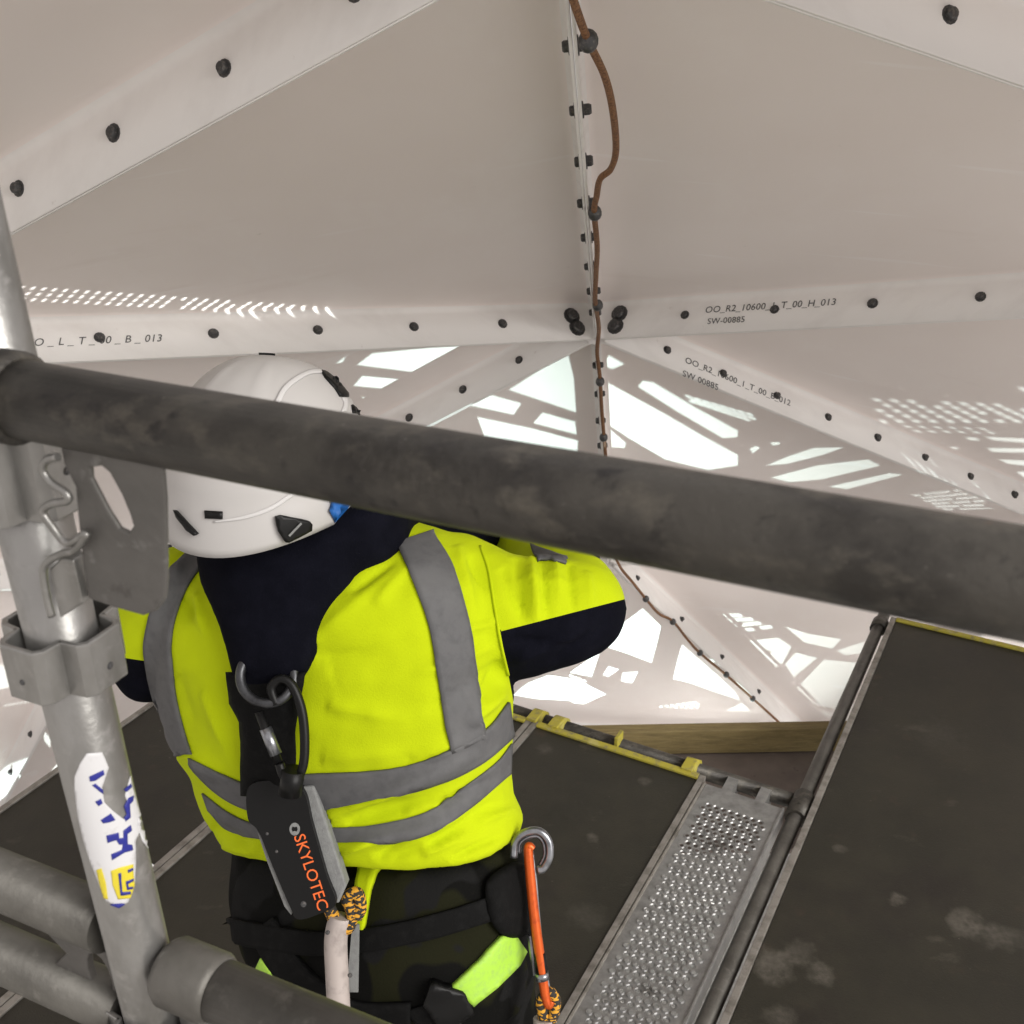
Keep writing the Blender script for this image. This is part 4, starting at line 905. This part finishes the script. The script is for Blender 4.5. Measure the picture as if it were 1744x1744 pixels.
fa = empty('fall_arrester', pd(500, 1450), 'black fall arrester pack with orange lettering hanging down the back', 'fall arrester')
d0, d1 = depth_at(470, 1350)-.045, depth_at(560, 1452)-.05
def fp(x, y, o=0):
    t = (y-1345)/(1560-1345); return P(x, y, d0+(d1-d0)*t+o)
body_out = smooth_poly([(424, 1340), (470, 1330), (515, 1345), (532, 1405), (556, 1490), (572, 1538), (545, 1556), (508, 1566), (494, 1545), (462, 1470), (440, 1416), (422, 1394)])
nv = (fp(570, 1400)-fp(430, 1400)).cross(fp(480, 1540)-fp(480, 1350)).normalized()
if nv.dot(FW) > 0: nv = -nv
pb = fp(490, 1450)
def fpl(x, y, o=0): return PPL(x, y, pb+nv*o, nv)
fb = prism('case', [fpl(*q) for q in body_out], -nv*.042, M['black_plastic'], fa, bev=.006)
gs = prism('grey_strap', [fpl(*q, -.012) for q in ((514, 1340), (534, 1338), (556, 1400), (590, 1508), (576, 1540), (568, 1536), (545, 1450))], -nv*.03, M['grey_strap'], fa, bev=.003)
prism('webbing', [fpl(*q, -.006) for q in ((436, 1412), (447, 1425), (476, 1490), (500, 1548), (496, 1560), (484, 1545), (455, 1470))], -nv*.02, M['grey_strap'], fa, bev=.002)
def fa_text(s, x, y, x2, y2, size, m, sp=1.0):
    q = fpl(x, y, .0006); ex = (fpl(x2, y2, .0006)-q).normalized(); ey = nv.cross(ex)
    v, f = text_data(s, size, .0003, 0, sp, .0); o = mesh('lettering', [q+ex*p.x+ey*p.y+nv*p.z for p in v], f, M[m], fa); return o
fa_text('SKYLOTEC', 500, 1424, 533, 1524, .0225, 'orange_ink', 1.0)
cq = [fpl(502+9*math.cos(t), 1412+11*math.sin(t), .0002) for t in [2*math.pi*k/20 for k in range(20)]]
prism('emblem', cq, nv*.0006, M['grey_strap'], fa); prism('emblem_mark', [fpl(502+5*math.cos(t), 1412+(6 if k % 2 else 3)*math.sin(t), .001) for k, t in enumerate([2*math.pi*k/8 for k in range(8)])], nv*.0004, M['black_plastic'], fa)
for x, y in ((455, 1420), (471, 1450)): put(bolt_me, 'screw', fpl(x, y, .0), nv, fa).scale = (.16, .16, .12)
put(bolt_me, 'screw', fpl(517, 1540, 0), nv, fa).scale = (.3, .3, .1)
# lanyard below it
ly = empty('lanyard', fp(580, 1600), 'pale tubular lanyard leg with black and yellow stitched eye below the fall arrester', 'lanyard')
tdd = min(depth_at(x, y, tb) for x, y in ((575, 1600), (590, 1650), (600, 1560)))-.045
def lp2(x, y, o=0): return P(x, y, tdd+o)
tube('stitched_eye', spline([lp2(*q) for q in ((560, 1545), (575, 1575), (592, 1580), (600, 1555), (592, 1530), (608, 1522), (614, 1545), (606, 1562))], 50), .0095, M['thread'], ly, 10)
tube('sleeve', spline([lp2(*q) for q in ((580, 1560), (572, 1600), (574, 1660), (577, 1722), (580, 1800), (585, 1900))], 40), .0165, M['white_sleeve'], ly, 16)
prism('grey_strap', [lp2(*q, .02) for q in ((600, 1572), (612, 1575), (610, 1690), (590, 1690))], FW*.003, M['grey_strap'], ly)
for x, y in ((558, 1588), (596, 1661)): put(bolt_me, 'rivet', lp2(x, y, -.02), -FW, ly).scale = (.25, .25, .2)
# hip ring and orange carabiner
hd_ = depth_at(880, 1500, tb)-.03
def hq(x, y, o=0): return P(x, y, hd_+o)
hr = empty('hip_ring', hq(905, 1445), 'grey steel ring on the right hip of the harness', 'ring')
tube('ring', spline([hq(*q) for q in ((875, 1460), (878, 1432), (895, 1418), (918, 1416), (934, 1432), (936, 1458), (926, 1478), (916, 1482))], 40), .0062, M['steel'], hr, 10)
tube('ring', spline([hq(*q, .006) for q in ((884, 1452), (886, 1436), (900, 1426), (916, 1424), (926, 1436), (928, 1456), (920, 1474))], 40), .0035, M['steel'], hr, 8)
oc = empty('orange_carabiner', hq(915, 1560), 'long orange carabiner hanging from the right hip ring', 'carabiner')
tube('frame', spline([hq(*q, -.008) for q in ((908, 1446), (901, 1441), (900, 1452), (904, 1500), (910, 1560), (919, 1625), (928, 1690), (934, 1712), (940, 1704))], 60), [.0055+.0022*math.sin(math.pi*k/59) for k in range(60)], M['orange'], oc, 12)
tube('gate', spline([hq(*q, .0) for q in ((906, 1450), (912, 1500), (917, 1560), (924, 1625), (936, 1690))], 20), .0028, M['steel'], oc, 10)
tube('gate_sleeve', [hq(919, 1622, -.006), hq(924, 1664, -.006)], .009, M['black_plastic'], oc, 12)
tube('gate_lock', [hq(903, 1592, .002), hq(912, 1660, .002)], .005, M['steel'], oc, 10); tube('gate_collar', [hq(922, 1656, -.006), hq(924, 1668, -.006)], .0105, M['steel'], oc, 12)
l2 = empty('hip_lanyard', hq(930, 1720), 'stitched lanyard eye at the lower end of the orange carabiner', 'lanyard')
tube('stitched_eye', spline([hq(*q, -.002) for q in ((926, 1735), (922, 1705), (935, 1690), (946, 1705), (942, 1730), (930, 1745))], 40), .0085, M['thread'], l2, 10)
tube('sleeve', [hq(926, 1735), hq(922, 1900)], .016, M['white_sleeve'], l2, 14)
